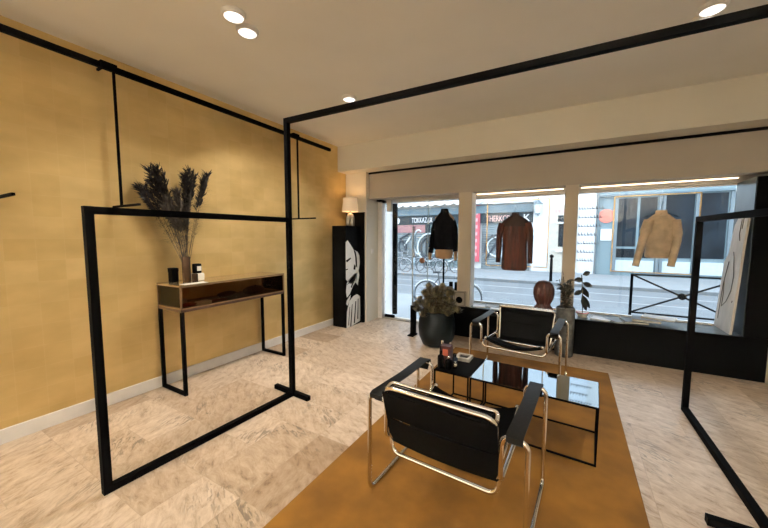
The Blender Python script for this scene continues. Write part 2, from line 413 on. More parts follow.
uplighter(1.4, YB, 0, 'added unseen uplighter at the back, nearest the right wall')

# ------------------------------------------------------------ big black garment frame
BS = M['black_steel']
fr = thing('garment_display_frame', 'large free-standing black steel portal frame with two low side frames', 'display frame', (-.65, 2.12, 0))
s = .040; s2 = .040
yl, yr = 2.09, 2.17; xl, xr = -2.172, .90
MB().bar((xl, yl, 0.02), (xl, yl, 2.47), s2).build('post', BS, fr)
MB().bar((xr, yr, 0.02), (xr, yr, 2.47), s2).build('post', BS, fr)
MB().bar((xl-s2/2, yl, 2.452), (xr+s2/2, yr, 2.452), s2).build('top_bar', BS, fr)
MB().bar((xl-.25, yl+.03, .02), (xl+.20, yl, .02), .04).build('foot', BS, fr)
MB().bar((xr-.245, yr+.0, .02), (xr+.22, yr, .02), .04).build('foot', BS, fr)
MB().bar((-2.235, .728, 0), (-2.235, .728, 1.615), s).build('side_post', BS, fr)
MB().bar((-2.235, .707, 1.594), (xl, yl, 1.605), s).build('side_rail', BS, fr)
MB().bar((-2.235, .707, .021), (xl, yl, .021), s).build('base_rail', BS, fr)
MB().bar((.885, 3.55, 0), (.885, 3.55, 1.625), s2).build('side_post', BS, fr)
MB().bar((.885, 3.57, 1.603), (xr, yr, 1.585), s2).build('side_rail', BS, fr)
MB().bar((.885, 3.57, .022), (xr, yr, .022), s2).build('base_rail', BS, fr)

# ------------------------------------------------------------ wall rail with three hanging arms
wr = thing('wall_clothes_rail', 'long black rail high on the gold wall with thin drop rods', 'clothes rail', (-3.28, 2.0, 2.8))
RX = -3.27; RZ = 2.805
MB().bar((RX, -1.6, RZ+.01), (RX, 4.02, RZ-.015), .036, .042).build('rail', BS, wr)
for y in (.61, 1.29, 3.33):
    MB().bar((RX, y, RZ), (RX, y, 1.71), .017).build('drop_rod', BS, wr)
    MB().bar((XL, y, 1.71), (-2.965 if y > .7 else -2.93, y, 1.71), .017).build('arm', BS, wr)
    MB().box(RX-.025, y-.09, RZ-.022, RX+.025, y+.02, RZ+.032).build('clamp', BS, wr, bevel=.004)
    MB().bar((XL, y-.05, RZ+.01), (RX, y-.05, RZ+.01), .016).build('wall_bracket', BS, wr)

# ------------------------------------------------------------ rug
MB().box(-1.275, .15, .0, .40, 4.125, .012).build('rug', M['rug'], bevel=.005)
rg = bpy.data.objects['rug']; tag(rg, 'large rust brown rug under the two chairs and low tables', 'rug')

# ------------------------------------------------------------ display case on the gold wall
dc = thing('display_case', 'narrow glass display case on a thin black steel stand against gold wall', 'display case', (-3.2, 2.2, 0))
X0, X1, Y0, Y1 = -3.40, -3.0, 1.58, 2.79
for yy in (Y0+.015, Y1-.015):
    for xx in (X0+.015, X1-.015): MB().bar((xx, yy, 0), (xx, yy, .785), .028).build('leg', BS, dc)
    MB().bar((X0+.03, yy, .014), (X1-.03, yy, .014), .028).build('foot_bar', BS, dc)
t_ = MB(); t_.box(X0, Y0, .775, X1, Y1, .80); t_.build('tray', mat('case_tray_brown', (.07, .035, .02), .5, noise=.3), dc)
M['case_wood'] = mat('bronze_edge', (.30, .19, .10), .4, .5, noise=.2)
e = MB()
for xx in (X0, X1-.014):
    for yy in (Y0, Y1-.014): e.box(xx, yy, .80, xx+.014, yy+.014, 1.012)
for z in (.80, 1.0):
    e.box(X0, Y0, z, X0+.012, Y1, z+.012); e.box(X1-.012, Y0, z, X1, Y1, z+.012); e.box(X0, Y0, z, X1, Y0+.012, z+.012); e.box(X0, Y1-.012, z, X1, Y1, z+.012)
e.build('edging', M['case_wood'], dc)
g_ = MB(); g_.box(X1-.008, Y0+.014, .812, X1-.004, Y1-.014, 1.0); g_.box(X0+.014, Y0+.004, .812, X1-.014, Y0+.008, 1.0); g_.box(X0+.014, Y1-.008, .812, X1-.014, Y1-.004, 1.0)
g_.build('side_glass', M['glass_amber'], dc)
MB().box(X0, Y0, 1.012, X1, Y1, 1.020).build('top_panel', mat('bronze_glass_top', (.50, .38, .22), .12, .7, noise=.1), dc)
# goods inside the case
def small_box(name, x, y, z, a, b, c, m, label, cat, rz=0, group=None):
    q = MB(); q.box(-a/2, -b/2, 0, a/2, b/2, c)
    o = q.build(name, m, None, bevel=min(a, b, c)*.12); o.location = (x, y, z); o.rotation_euler = (0, 0, rz)
    return tag(o, label, cat, group)
red = mat('oxblood_leather', (.20, .03, .025), .4); wht = mat('ivory_card', (.8, .78, .72), .5); dkr = mat('dark_brown_leather', (.06, .025, .02), .4)
def folded(name, x, y, z, L, W, H, m, label, cat, rz, clasp):
    t = thing(name, label, cat, (x, y, z), 'leather goods inside the glass case', rz)
    b = MB(); rings = []
    for i in range(7):
        u = i/6-.5; k = 1-abs(u)**3*3
        rings.append([Vector((math.cos(a)*W/2*k, u*L, max(0, H*.5+math.sin(a)*H*.5*k))) for a in [2*PI*j/10 for j in range(10)]])
    b.loft(rings); b.build('body', m, t, smooth=True, world=False)
    MB().box(-W*.15, -L*.06, H*.93, W*.15, L*.06, H*1.06).build('clasp', clasp, t, world=False)
folded('wallet', -3.12, 1.72, .80, .10, .12, .035, red, 'red wallet at the near end of the case', 'wallet', .3, M['brass'])
folded('wallet', -3.13, 2.03, .80, .15, .10, .025, red, 'flat red wallet in the middle of the case', 'wallet', -.2, M['brass'])
folded('purse', -3.16, 2.48, .80, .24, .14, .10, dkr, 'dark brown purse at the far end of the case', 'purse', .1, M['chrome'])
folded('purse', -3.28, 2.22, .80, .2, .12, .06, dkr, 'dark flat purse behind the wallets in the case', 'purse', .2, M['chrome'])
small_box('card_box', -3.09, 1.84, .80, .08, .13, .035, wht, 'small ivory card box inside the case', 'box', .2)
small_box('card_box', -3.26, 1.72, .80, .07, .09, .05, wht, 'small ivory card box at the near end of the case', 'box', .5)
# on top
ZT = 1.02
bk = thing('black_box', 'small upright black box at the near end of the glass case', 'box', (-3.33, 1.70, ZT))
MB().box(-3.36, 1.665, ZT, -3.285, 1.725, ZT+.135).build('body', M['black_matte'], bk, bevel=.004)
MB().box(-3.362, 1.663, ZT+.10, -3.283, 1.727, ZT+.137).build('lid', M['black_matte'], bk, bevel=.004)
M['bamboo'] = mat('brown_ribbed_vase', (.05, .027, .012), .65, spec=.2, noise=.5, scale=20, stretch=(1, 1, .1))
vs = thing('vase', 'tall brown cylindrical vase holding dark dried grasses', 'vase', (-3.24, 1.775, ZT))
q = MB(); q.lathe([(.034, 0), (.037, .01), (.037, .24), (.034, .245), (.031, .24), (.031, .02), (.001, .018)], (-3.24, 1.775, ZT), 20); q.build('body', M['bamboo'], vs, smooth=True)
q = MB(); q.lathe([(.024, 0), (.026, .005), (.026, .075), (.022, .078), (.001, .078)], (-3.17, 1.815, ZT), 16)
tag(q.build('candle_stub', M['bamboo'], smooth=True), 'short brown pot tucked beside the tall vase', 'pot')
small_box('white_box', -3.245, 1.885, ZT, .10, .085, .075, wht, 'square white box under a small black candle', 'box')
cj = thing('candle', 'small black candle glass standing on the white box', 'candle', (-3.245, 1.88, ZT+.075))
q = MB(); q.lathe([(.038, 0), (.042, .004), (.042, .09), (.039, .093), (.035, .085), (.035, .06), (.001, .06)], (-3.245, 1.88, ZT+.075), 20); q.build('jar', M['black_gloss'], cj, smooth=True)
MB().box(-3.206, 1.86, ZT+.10, -3.201, 1.90, ZT+.145).build('paper_label', wht, cj)

tag(MB().box(-3.10, 1.63, ZT, -3.01, 1.85, ZT+.003).build('paper_sheet', wht), 'white paper sheet lying on the near front corner of the glass case', 'paper')
# dried grasses
rnd = random.Random(11)
def grasses(name, label, tips, base, m, seedlen=.26):
    t = thing(name, label, 'dried grass', base, 'dried grasses in the brown vase')
    st = MB(); pl = MB()
    for tip in tips:
        tip = Vector(tip)
        b0 = Vector(base)+Vector((rnd.uniform(-.018, .018), rnd.uniform(-.018, .018), -.15))
        pts = []
        for i in range(9):
            u = i/8; p = b0.lerp(tip, u); p += Vector((0, 0, .05*math.sin(u*PI)))
            pts.append(p)
        st.tube(pts, [.0022*(1-.5*i/8) for i in range(9)], 4)
        L = seedlen*rnd.uniform(.7, 1.1); axis = (pts[-1]-pts[-3]).normalized()
        n = 170
        for k in range(n):
            u = k/n; c = tip-axis*(L*u)
            ang = rnd.uniform(0, 2*PI); pe = Vector((math.cos(ang), math.sin(ang), rnd.uniform(-.3, .5)))
            dd = (axis*.9+pe*rnd.uniform(.35, .8)).normalized()
            pl.leaf(c, dd, rnd.uniform(.045, .085)*(1-.3*u), .012, up=(rnd.random(), rnd.random(), .3), curl=.3)
        for k in range(50):  # finer fibres lower down
            u = rnd.uniform(.35, .9); p = b0.lerp(tip, u); ang = rnd.uniform(0, 2*PI)
            dd = (axis+Vector((math.cos(ang), math.sin(ang), .2))*1.0).normalized()
            pl.leaf(p, dd, rnd.uniform(.05, .10), .003, curl=.7)
    st.build('stems', mat(name+'_stem', (.07, .055, .04), .8), t)
    pl.build('plume', m, t)
VB = (-3.24, 1.775, ZT+.245)
dk = mat('dark_plume', (.018, .016, .017), .9, noise=.4, scale=30)
gy = mat('grey_plume', (.10, .085, .07), .9, noise=.4, scale=30)
L1 = [(-3.2, 1.50+rnd.uniform(-.05, .09), 2.02+rnd.uniform(-.06, .06)) for _ in range(5)]
L2 = [(-3.26+rnd.uniform(-.05, .05), 1.43+rnd.uniform(-.03, .06), 1.93+rnd.uniform(-.05, .03)) for _ in range(4)]
R1 = [(-3.22+rnd.uniform(-.04, .04), 1.85+rnd.uniform(-.06, .05), 2.04+rnd.uniform(-.04, .04)) for _ in range(5)]
R2 = [(-3.2, 1.97+rnd.uniform(-.03, .03), 2.05+rnd.uniform(-.05, .03)) for _ in range(3)]
C1 = [(-3.2+rnd.uniform(-.05, .05), 1.7+rnd.uniform(-.12, .12), 1.8+rnd.uniform(-.12, .06)) for _ in range(14)]
grasses('dried_grass', 'black dried plumes leaning left out of the brown vase', L1+L2, VB, dk, .3)
grasses('dried_grass', 'black dried plumes standing on the right of the brown vase', R1+R2, VB, dk, .3)
grasses('dried_grass', 'shorter grey wispy dried grass in the middle of the vase', C1, VB, gy, .22)

# ------------------------------------------------------------ black display column with monochrome picture, lamp
co = thing('display_column', 'tall black column with a black and white portrait picture on its side', 'column', (-3.25, 4.37, 0))
CX0, CX1, CY0, CY1, CZ = -3.35, -3.085, 4.15, 4.56, 1.64
MB().box(CX0, CY0, 0, CX1, CY1, CZ).build('body', M['black_matte'], co)
pw = mat('print_white', (.80, .80, .78), .5, noise=.08, scale=6)
def art(polys, m, d, name='print'):
    a = MB()
    for p in polys: a.prism([(u, v) for u, v in p], lambda u, v, dd: (CX1+dd, CY0+u*(CY1-CY0), v*CZ), .0005, d)
    a.build(name, m, co)
art([[(0, .48), (0, .84), (.12, .86), (.3, .82), (.5, .77), (.8, .74), (.93, .70), (.95, .62), (.85, .54), (.7, .49), (.5, .42), (.2, .44)],
     [(0, .36), (.05, .44), (.3, .49), (.55, .52), (.75, .53), (.72, .45), (.45, .40), (.25, .33), (.05, .30)],
     [(.02, .0), (.05, .16), (.22, .26), (.5, .30), (.75, .31), (.95, .28), (.98, .10), (.95, .02), (.3, .0)],
     [(.62, .44), (.85, .56), (.92, .50), (.8, .40)], [(.0, .24), (.04, .27), (.3, .32), (.28, .29), (.1, .22)]], pw, .003, 'portrait_print')
bl_ = M['black_matte']
art([[(.0, .665), (.3, .69), (.34, .68), (.06, .645)], [(.5, .775), (.62, .70), (.66, .60), (.76, .58), (.74, .68), (.66, .745)], [(.0, .58), (.12, .585), (.12, .575), (0, .57)], [(.25, .0), (.38, .22), (.42, .22), (.33, 0)],
     [(.5, .02), (.62, .24), (.68, .24), (.58, .02)], [(.12, .02), (.22, .2), (.25, .2), (.17, .02)], [(.75, .05), (.8, .26), (.84, .26), (.82, .05)],
     [(0, .42), (.3, .47), (.5, .50), (.48, .485), (.2, .44)], [(.3, .40), (.55, .47), (.6, .46), (.35, .385)], [(.55, .62), (.66, .60), (.62, .56), (.5, .57)]], bl_, .0045, 'portrait_lines')
bp2 = thing('black_board', 'taller plain black panel standing behind the picture column', 'panel', (-3.2, 4.59, 0))
MB().box(-3.38, 4.57, 0, -3.03, 4.615, 1.87).build('board', M['black_matte'], bp2, bevel=.003)
MB().box(-3.385, 4.568, 1.86, -3.025, 4.617, 1.875).build('cap', M['black_matte'], bp2)
lp = thing('table_lamp', 'small table lamp with ribbed silver base and cream shade on black column', 'lamp', (-3.17, 4.40, CZ))
LC = (-3.17, 4.40, CZ)
q = MB(); pr = [(.060, 0), (.066, .01), (.068, .06), (.066, .13), (.055, .18), (.035, .205), (.012, .215), (.012, .25)]
seg = 32; c = Vector(LC); ringsl = []
for r, z in pr: ringsl.append([c+Vector((r*(1+.07*math.cos(k*PI))*math.cos(2*PI*k/seg), r*(1+.07*math.cos(k*PI))*math.sin(2*PI*k/seg), z)) for k in range(seg)])
q.loft(ringsl); q.build('lamp_base', mat('ribbed_silver', (.30, .28, .25), .3, .8), lp, smooth=True)
shade = bpy.data.materials.new('lamp_shade_linen'); shade.use_nodes = True
b = shade.node_tree.nodes['Principled BSDF']; b.inputs['Base Color'].default_value = (.55, .45, .34, 1); b.inputs['Roughness'].default_value = .9
b.inputs['Emission Color'].default_value = (1, .66, .36, 1); b.inputs['Emission Strength'].default_value = .38
q = MB(); q.lathe([(.132, .235), (.112, .455), (.109, .455), (.129, .235)], LC, 28, False); q.f += [(k, (k+1) % 28, 84+(k+1) % 28, 84+k) for k in range(28)]
q.build('lamp_shade', shade, lp, smooth=True)
l = bpy.data.lights.new('lamp_bulb', 'POINT'); l.energy = 4; l.color = (1, .62, .3); l.shadow_soft_size = .03
o = bpy.data.objects.new('bulb', l); COL.objects.link(o); o.location = (0, 0, .36); o.parent = lp

# ------------------------------------------------------------ tubular leather armchairs
CH = M['chrome']
def make_chair(label, group):
    root = thing('armchair', label, 'armchair', (0, 0, 0), group)
    a, i_, f_, az = .41, .30, .295, .575; r = .0115
    for sx in (-1, 1):
        pts = fillet([(sx*i_, f_, .385), (sx*i_, f_, az), (sx*a, f_, az), (sx*a, f_, r), (sx*a, -f_, r), (sx*a, -f_, az), (sx*i_, -f_, az), (sx*i_, -f_, .355)], .045, 6, True)
        MB().tube(pts, r, 10, True).build('side_tube', CH, root, smooth=True)
        # arm strap
        x0, x1 = sorted((sx*(i_+.022), sx*(a-.018)))
        pf = [(-.268, .535), (-.285, .558), (-.315, .568), (-.318, .590), (-.295, .598), (0, .590), (.295, .598), (.318, .590), (.315, .568), (.285, .558), (.268, .535)]
        MB().sheet([(y, z) for y, z in pf], x0, x1, .005).build('arm_strap', M['leather_arm'], root, smooth=True)
    # seat and back frame: side members run from seat front, down, then up the back; joined by the top bar
    pts = fillet([(-.262, .27, .43), (-.258, -.22, .285), (-.285, -.338, .662), (.285, -.338, .662), (.258, -.22, .285), (.262, .27, .43)], .06, 6)
    bf = MB().tube(pts, r, 10); bf.build('seat_frame', CH, root, smooth=True)
    pts = fillet([(-.283, -.32, .645), (-.278, -.272, .662), (.278, -.272, .662), (.283, -.32, .645)], .045, 6)
    MB().tube(pts, r*.9, 10).build('top_bar', CH, root, smooth=True)
    MB().sheet([(-.35, .62), (-.35, .646), (-.33, .650), (-.28, .650), (-.262, .64), (-.26, .61)], -.255, .255, .005).build('top_strap', M['leather'], root, smooth=True)
    for sx in (-1, 1):
        MB().lathe([(.001, -.014), (.011, -.010), (.0155, 0), (.011, .010), (.001, .014)], (sx*.262, .278, .433), 12).build('end_cap', CH, root, smooth=True)
        MB().bar((sx*.262, -.245, .335), (sx*.30, -.275, .37), .016).build('bracket', CH, root)
    pts = fillet([(-.30, .27, .395), (-.272, .29, .35), (.272, .29, .35), (.30, .27, .395)], .04, 6)
    MB().tube(pts, r, 10).build('front_bar', CH, root, smooth=True)
    pts = fillet([(-.295, -.25, .365), (-.278, -.262, .262), (.278, -.262, .262), (.295, -.25, .365)], .06, 6)
    MB().tube(pts, r, 10).build('rear_bar', CH, root, smooth=True)
    # seat sling
    def sag(u, i): k = 4*u*(1-u); return (0, -.055*k)
    pf = [(.23, .405), (.262, .412), (.272, .425), (.262, .438), (.1, .392), (-.05, .348), (-.18, .312)]
    MB().sheet(pf, -.262, .262, .006, 10, sag).build('seat_sling', M['leather'], root, smooth=True)
    # back straps
    B0, B1 = Vector((0, -.232, .30)), Vector((0, -.335, .65))
    def bk(t0, t1, nm, g):
        pf = []
        for k in range(6):
            p = B0.lerp(B1, t0+(t1-t0)*k/5); pf.append((p.y-.014, p.z-.007))
        MB().sheet(pf, -.292, .292, .007, 10, lambda u, i: (-4*u*(1-u)*g, 0)).build(nm, M['leather'], root, smooth=True)
    bk(.10, .54, 'lower_back_strap', .02); bk(.56, .985, 'upper_back_strap', .012)
    return root
c1 = make_chair('black leather and chrome armchair in front, seen from behind', 'black leather and chrome armchairs')
c1.location = (-.515, 1.75, .012); c1.rotation_euler = (0, 0, math.radians(-3))
c2 = copy_tree(c1); c2['label'] = 'black leather and chrome armchair facing us by the display window'
c2.location = (-.43, 3.56, .012); c2.rotation_euler = (0, 0, math.radians(175.2))

# ------------------------------------------------------------ low tables
def low_table(x0, x1, y0, y1, z, top, label, topname):
    t = thing('low_table', label, 'table', ((x0+x1)/2, (y0+y1)/2, .012), 'low tables on the rug'); t.rotation_euler = (0, 0, 0)
    k = .011; zb = .0
    a, b = (x1-x0)/2, (y1-y0)/2
    for sx in (-1, 1):
        for sy in (-1, 1): MB().bar((sx*(a-k/2), sy*(b-k/2), 0), (sx*(a-k/2), sy*(b-k/2), z-.012), k).build('leg', BS, t, world=False)
    f = MB()
    for sy in (-1, 1): f.bar((-a+k, sy*(b-k/2), k/2), (a-k, sy*(b-k/2), k/2), k)
    for sx in (-1, 1): f.bar((sx*(a-k/2), -b+k, k/2), (sx*(a-k/2), b-k, k/2), k)
    f.build('floor_rails', BS, t, world=False)
    MB().box(-a, -b, z-.014, a, b, z-.004).build('tray', BS, t, world=False)
    MB().box(-a+.004, -b+.004, z-.004, a-.004, b-.004, z).build('tabletop', top, t, world=False)
    return t
TR = math.radians(-3.2)
def place_table(t, cx, cy): t.location = (cx, cy, .012); t.rotation_euler = (0, 0, TR)
t1 = low_table(0, .82, 0, .435, .388, M['black_mirror'], 'low black framed table with dark mirror top reflecting the window', 't')
place_table(t1, -.205, 2.585)
t2 = low_table(0, .285, 0, .435, .388, M['black_matte'], 'small low table with matte black top beside the mirrored table', 't')
place_table(t2, -.765, 2.618)
ZTT = .400
# things on the small table
sq = thing('ashtray', 'square pale ashtray with dark hollow on the matte black table', 'ashtray', (-.77, 2.735, ZTT))
q = MB(); q.box(-.835, 2.67, ZTT, -.705, 2.80, ZTT+.012)
for a, b, c, d in ((-.835, 2.67, -.705, 2.695), (-.835, 2.775, -.705, 2.80), (-.835, 2.695, -.81, 2.775), (-.73, 2.695, -.705, 2.775)): q.box(a, b, ZTT+.012, c, d, ZTT+.03)
q.build('body', mat('pale_stone', (.55, .52, .47), .5), sq, bevel=.004)
MB().box(-.808, 2.697, ZTT+.0121, -.732, 2.773, ZTT+.016).build('hollow', mat('ash_black', (.03, .03, .03), .6), sq)
cb = thing('candle_box', 'upright dark box with small red orange picture among the bottles', 'box', (-.875, 2.58, ZTT))
MB().box(-.915, 2.55, ZTT, -.835, 2.62, ZTT+.15).build('carton', mat('dark_red_card', (.05, .012, .012), .4), cb, bevel=.002)
MB().box(-.897, 2.548, ZTT+.07, -.853, 2.5502, ZTT+.125).build('picture', mat('orange_picture', (.5, .13, .07), .5), cb)
def bottle(x, y, r, h, m, label, capm, group='bottles on the matte black table'):
    t = thing('bottle', label, 'bottle', (x, y, ZTT), group)
    q = MB(); q.lathe([(r*.9, 0), (r, .006), (r, h*.62), (r*.85, h*.7), (r*.35, h*.76), (r*.35, h*.8), (.001, h*.8)], (x, y, ZTT), 16); q.build('body', m, t, smooth=True)
    q = MB(); q.lathe([(r*.42, h*.8), (r*.45, h*.81), (r*.45, h*.98), (r*.38, h), (.001, h)], (x, y, ZTT), 14); q.build('cap', capm, t, smooth=True)
bottle(-.82, 2.475, .03, .10, M['black_gloss'], 'squat black bottle at the front with silver cap', M['chrome'])
bottle(-.775, 2.50, .018, .055, M['chrome'], 'tiny shiny silver bottle right of the dark box', M['chrome'])
bottle(-.885, 2.47, .026, .14, M['black_gloss'], 'black bottle at the front left corner of the table', M['black_gloss'])
bottle(-.94, 2.66, .025, .16, M['black_gloss'], 'taller black bottle behind the front left corner with silver cap', M['chrome'])
bottle(-.89, 2.73, .024, .13, mat('grey_glass', (.16, .17, .18), .1), 'grey glass bottle behind the dark red box', M['chrome'])
bottle(-.80, 2.585, .022, .08, mat('blue_black', (.02, .03, .05), .2), 'small blue black bottle beside the dark red box', M['black_gloss'])

# ------------------------------------------------------------ pot with succulent, pedestal
PT = (-1.545, 4.13, 0)
pt = thing('plant_pot', 'large round dark blue grey pot on the stone floor by the door', 'pot', PT)
q = MB(); q.lathe([(.15, 0), (.19, .02), (.235, .12), (.25, .24), (.24, .36), (.215, .44), (.222, .47), (.205, .47), (.20, .42), (.001, .41)], PT, 32)
q.build('body', mat('dark_glazed_pot', (.005, .008, .010), .4, noise=.4, scale=4, spec=.15), pt, smooth=True)
q = MB(); q.lathe([(.2, .405), (.198, .425), (.001, .43)], PT, 24); q.build('soil', mat('soil', (.03, .02, .015), .95), pt)
sc_ = thing('succulent', 'bushy succulent with olive rosettes growing in the dark pot', 'plant', (PT[0], PT[1], .43))
stm = MB(); lv = MB(); rnd = random.Random(5); nst = 30
for i in range(nst):
    a = 2*PI*i/nst*1.618*3; rr = .04+.25*math.sqrt((i+.5)/nst)
    h = .86-.9*(rr/.3)**2*.30+rnd.uniform(-.08, .05)
    tip = Vector((PT[0]+rr*math.cos(a), PT[1]+rr*math.sin(a)*.85, h-.13 if rr > .2 else h-.05)); b0 = Vector((PT[0]+.3*rr*math.cos(a), PT[1]+.3*rr*math.sin(a), .42))
    mid = b0.lerp(tip, .6)+Vector((0, 0, -.03)); stm.tube([b0, mid, tip], [.010, .008, .006], 6)
    for k in range(30):
        an = k*2.4; el = .15+1.2*(k/30); dd = Vector((math.cos(an)*math.cos(el), math.sin(an)*math.cos(el), math.sin(el)*.9+.05))
        dd = dd+(tip-b0).normalized()*.35
        lv.leaf(tip-Vector((0, 0, .04-.0015*k)), dd, .10*(1-.45*k/30), .026, curl=-.18)
    for k in range(12):
        an = rnd.uniform(0, 2*PI); p = b0.lerp(tip, rnd.uniform(.3, .95)); lv.leaf(p, (math.cos(an), math.sin(an), .4), .11, .035)
for i in range(26):
    a = i*2.4; rr = .06+.17*((i % 5)/4); c_ = Vector((PT[0]+rr*math.cos(a), PT[1]+rr*math.sin(a), .50+.09*(i % 3)))
    for k in range(16):
        an = k*2.4+i; el = .1+1.1*(k/16); lv.leaf(c_, (math.cos(an)*math.cos(el)+.5*math.cos(a), math.sin(an)*math.cos(el)+.5*math.sin(a), math.sin(el)), .11*(1-.4*k/16), .028, curl=-.15)
stm.build('stems', mat('brown_stem', (.09, .06, .04), .8), sc_)
lv.build('leaves', mat('olive_leaves', (.20, .165, .09), .55, noise=.6, scale=14, col2=(.05, .05, .035)), sc_)
pe = thing('security_pedestal', 'slim clear acrylic pedestal with black base standing beside the door', 'security gate', (-2.0, 4.32, 0))
MB().box(-2.05, 4.26, 0, -1.955, 4.42, .02).build('foot', M['black_matte'], pe, bevel=.004)
MB().box(-2.02, 4.29, .02, -1.965, 4.40, .46).build('base', M['black_matte'], pe, bevel=.006)
MB().box(-1.997, 4.30, .46, -1.988, 4.39, 1.62).build('acrylic_panel', M['glass'], pe)
MB().box(-2.0, 4.297, .46, -1.985, 4.302, 1.62).build('panel_edge', mat('acrylic_edge', (.35, .4, .42), .3), pe)

# ------------------------------------------------------------ garments
def ring_at(c, rx, ry, n=20, wob=0, ph=0, k=5):
    return [Vector((c[0]+rx*math.cos(2*PI*j/n)*(1+wob*math.sin(k*2*PI*j/n+ph)), c[1]+ry*math.sin(2*PI*j/n)*(1+wob*2.2*math.sin(k*2*PI*j/n+ph)), c[2])) for j in range(n)]
def garment(t, prof, sleeves, m, collar=None, wob=.03, collar_mat=None):
    q = MB(); q.loft([ring_at((cx, cy, z), rx, ry, 28, wob*(1 if z < prof[-3][2] else .3), z*3, 6) for cx, cy, z, rx, ry in prof]); q.build('body', m, t, smooth=True)
    for sl in sleeves:
        P = fillet([p[:3] for p in sl], .05, 4); n = len(P)
        ra = [sl[0][3]+(sl[-1][3]-sl[0][3])*i/(n-1)+.004*math.sin(i*1.7) for i in range(n)]
        MB().tube(P, ra, 14).build('sleeve', m, t, smooth=True)
        e = Vector(P[-1]); d = (e-P[-2]).normalized(); MB().tube([e-d*.03, e+d*.006], ra[-1]*1.07, 14).build('cuff', collar_mat or m, t, smooth=True)
    if collar:
        x, y, z, r = collar; q = MB(); q.lathe([(r*1.15, -.02), (r, .01), (r*.92, .045), (r*.8, .045), (r*.85, 0)], (x, y, z), 20, False, 1, .8); q.build('collar', collar_mat or m, t, smooth=True)
# mannequin with dark cardigan
mq = thing('mannequin', 'headless beige bust mannequin on a black pole in the window', 'mannequin', (-1.715, 4.85, .445))
MC = mat('mannequin_linen', (.42, .27, .15), .8)
q = MB(); q.loft([ring_at((-1.715, 4.85, z), rx, ry, 24) for z, rx, ry in ((1.13, .10, .07), (1.15, .135, .095), (1.22, .145, .10), (1.32, .115, .085), (1.45, .13, .09), (1.62, .155, .10), (1.76, .15, .085), (1.83, .08, .06), (1.86, .045, .045), (1.895, .042, .042), (1.90, .02, .02))])
q.build('torso', MC, mq, smooth=True)
for hx, s_ in ((-1.917, -1), (-1.513, 1)): MB().tube([(hx, 4.80, 1.30), (hx+s_*.004, 4.79, 1.17), (hx+s_*.004, 4.785, 1.11)], [.028, .026, .018], 10).build('arm', MC, mq, smooth=True)
MB().tube([(-1.715, 4.85, .46), (-1.715, 4.85, 1.14)], .014, 10).build('pole', M['black_steel'], mq, smooth=True)
q = MB(); q.lathe([(.14, 0), (.14, .008), (.03, .02), (.016, .04)], (-1.715, 4.85, .446), 24); q.build('base', M['black_steel'], mq, smooth=True)
cg = thing('cardigan', 'black cardigan worn by the mannequin beside the door', 'cardigan', (-1.715, 4.85, 1.25))
BK = mat('black_knit', (.003, .0035, .005), .9, noise=.4, scale=40, bump=.3, spec=.05)
garment(cg, [(-1.715, 4.85, z, rx, ry) for z, rx, ry in ((1.275, .155, .11), (1.30, .162, .12), (1.45, .152, .115), (1.60, .158, .12), (1.70, .16, .11), (1.76, .14, .095), (1.81, .095, .075), (1.85, .062, .06))],
        [[(-1.835, 4.85, 1.70, .06), (-1.885, 4.84, 1.52, .052), (-1.915, 4.80, 1.22, .040)], [(-1.595, 4.85, 1.70, .06), (-1.545, 4.84, 1.52, .052), (-1.515, 4.80, 1.25, .040)]], BK, (-1.715, 4.85, 1.85, .062))
# brown shirt on a hanger
def hanging(name, label, cat, x, y, ztop, m, prof, sleeves, collar, cm=None):
    t = thing(name, label, cat, (x, y, ztop))
    garment(t, prof, sleeves, m, collar, .05, cm)
    h = MB(); h.tube(fillet([(x-.16, y, ztop-.10), (x, y, ztop-.03), (x+.16, y, ztop-.10)], .03), .006, 6)
    h.tube([(x, y, ztop-.03), (x, y, ztop+.05), (x+.015, y, ztop+.07), (x, y, ztop+.085)], .0025, 6)
    h.build('hanger', M['black_steel'], t)
    MB().tube([(x, y, ztop+.08), (x, y, 2.10)], .0012, 5).build('hanging_wire', mat('fine_wire', (.5, .5, .5), .4, .8), t)
    return t
BR = mat('brown_corduroy', (.075, .018, .010), .75, noise=.5, scale=9, stretch=(3, 3, .3), col2=(.03, .008, .006), bump=.4)
BD = mat('dark_brown_yoke', (.02, .008, .007), .8)
x = -.72
hanging('shirt', 'rust brown shirt with dark yoke hanging in the middle window', 'shirt', x, 5.0, 1.80, BR,
        [(x+.01, 5.0, z, rx, ry) for z, rx, ry in ((.985, .15, .05), (1.02, .175, .065), (1.15, .17, .07), (1.35, .165, .07), (1.5, .172, .068), (1.62, .178, .06))],
        [[(x-.165, 5.0, 1.66, .052), (x-.20, 4.99, 1.5, .046), (x-.205, 4.97, 1.10, .034)], [(x+.17, 5.0, 1.66, .052), (x+.215, 4.99, 1.5, .046), (x+.225, 4.97, 1.10, .034)]], None)
sh = bpy.data.objects['shirt']
q = MB(); q.loft([ring_at((x+.01, 5.0, z), rx, ry, 28, .02) for z, rx, ry in ((1.615, .182, .064), (1.66, .186, .062), (1.70, .165, .055), (1.745, .10, .05), (1.775, .055, .045))]); q.build('yoke', BD, sh, smooth=True)
q = MB(); q.lathe([(.055, 0), (.05, .03), (.045, .05), (.04, .05), (.045, 0)], (x+.01, 5.0, 1.765), 18, False); q.build('collar', BD, sh, smooth=True)
BG = mat('camel_suede', (.60, .48, .34), .9, noise=.2, scale=10, bump=.2)
x = .905
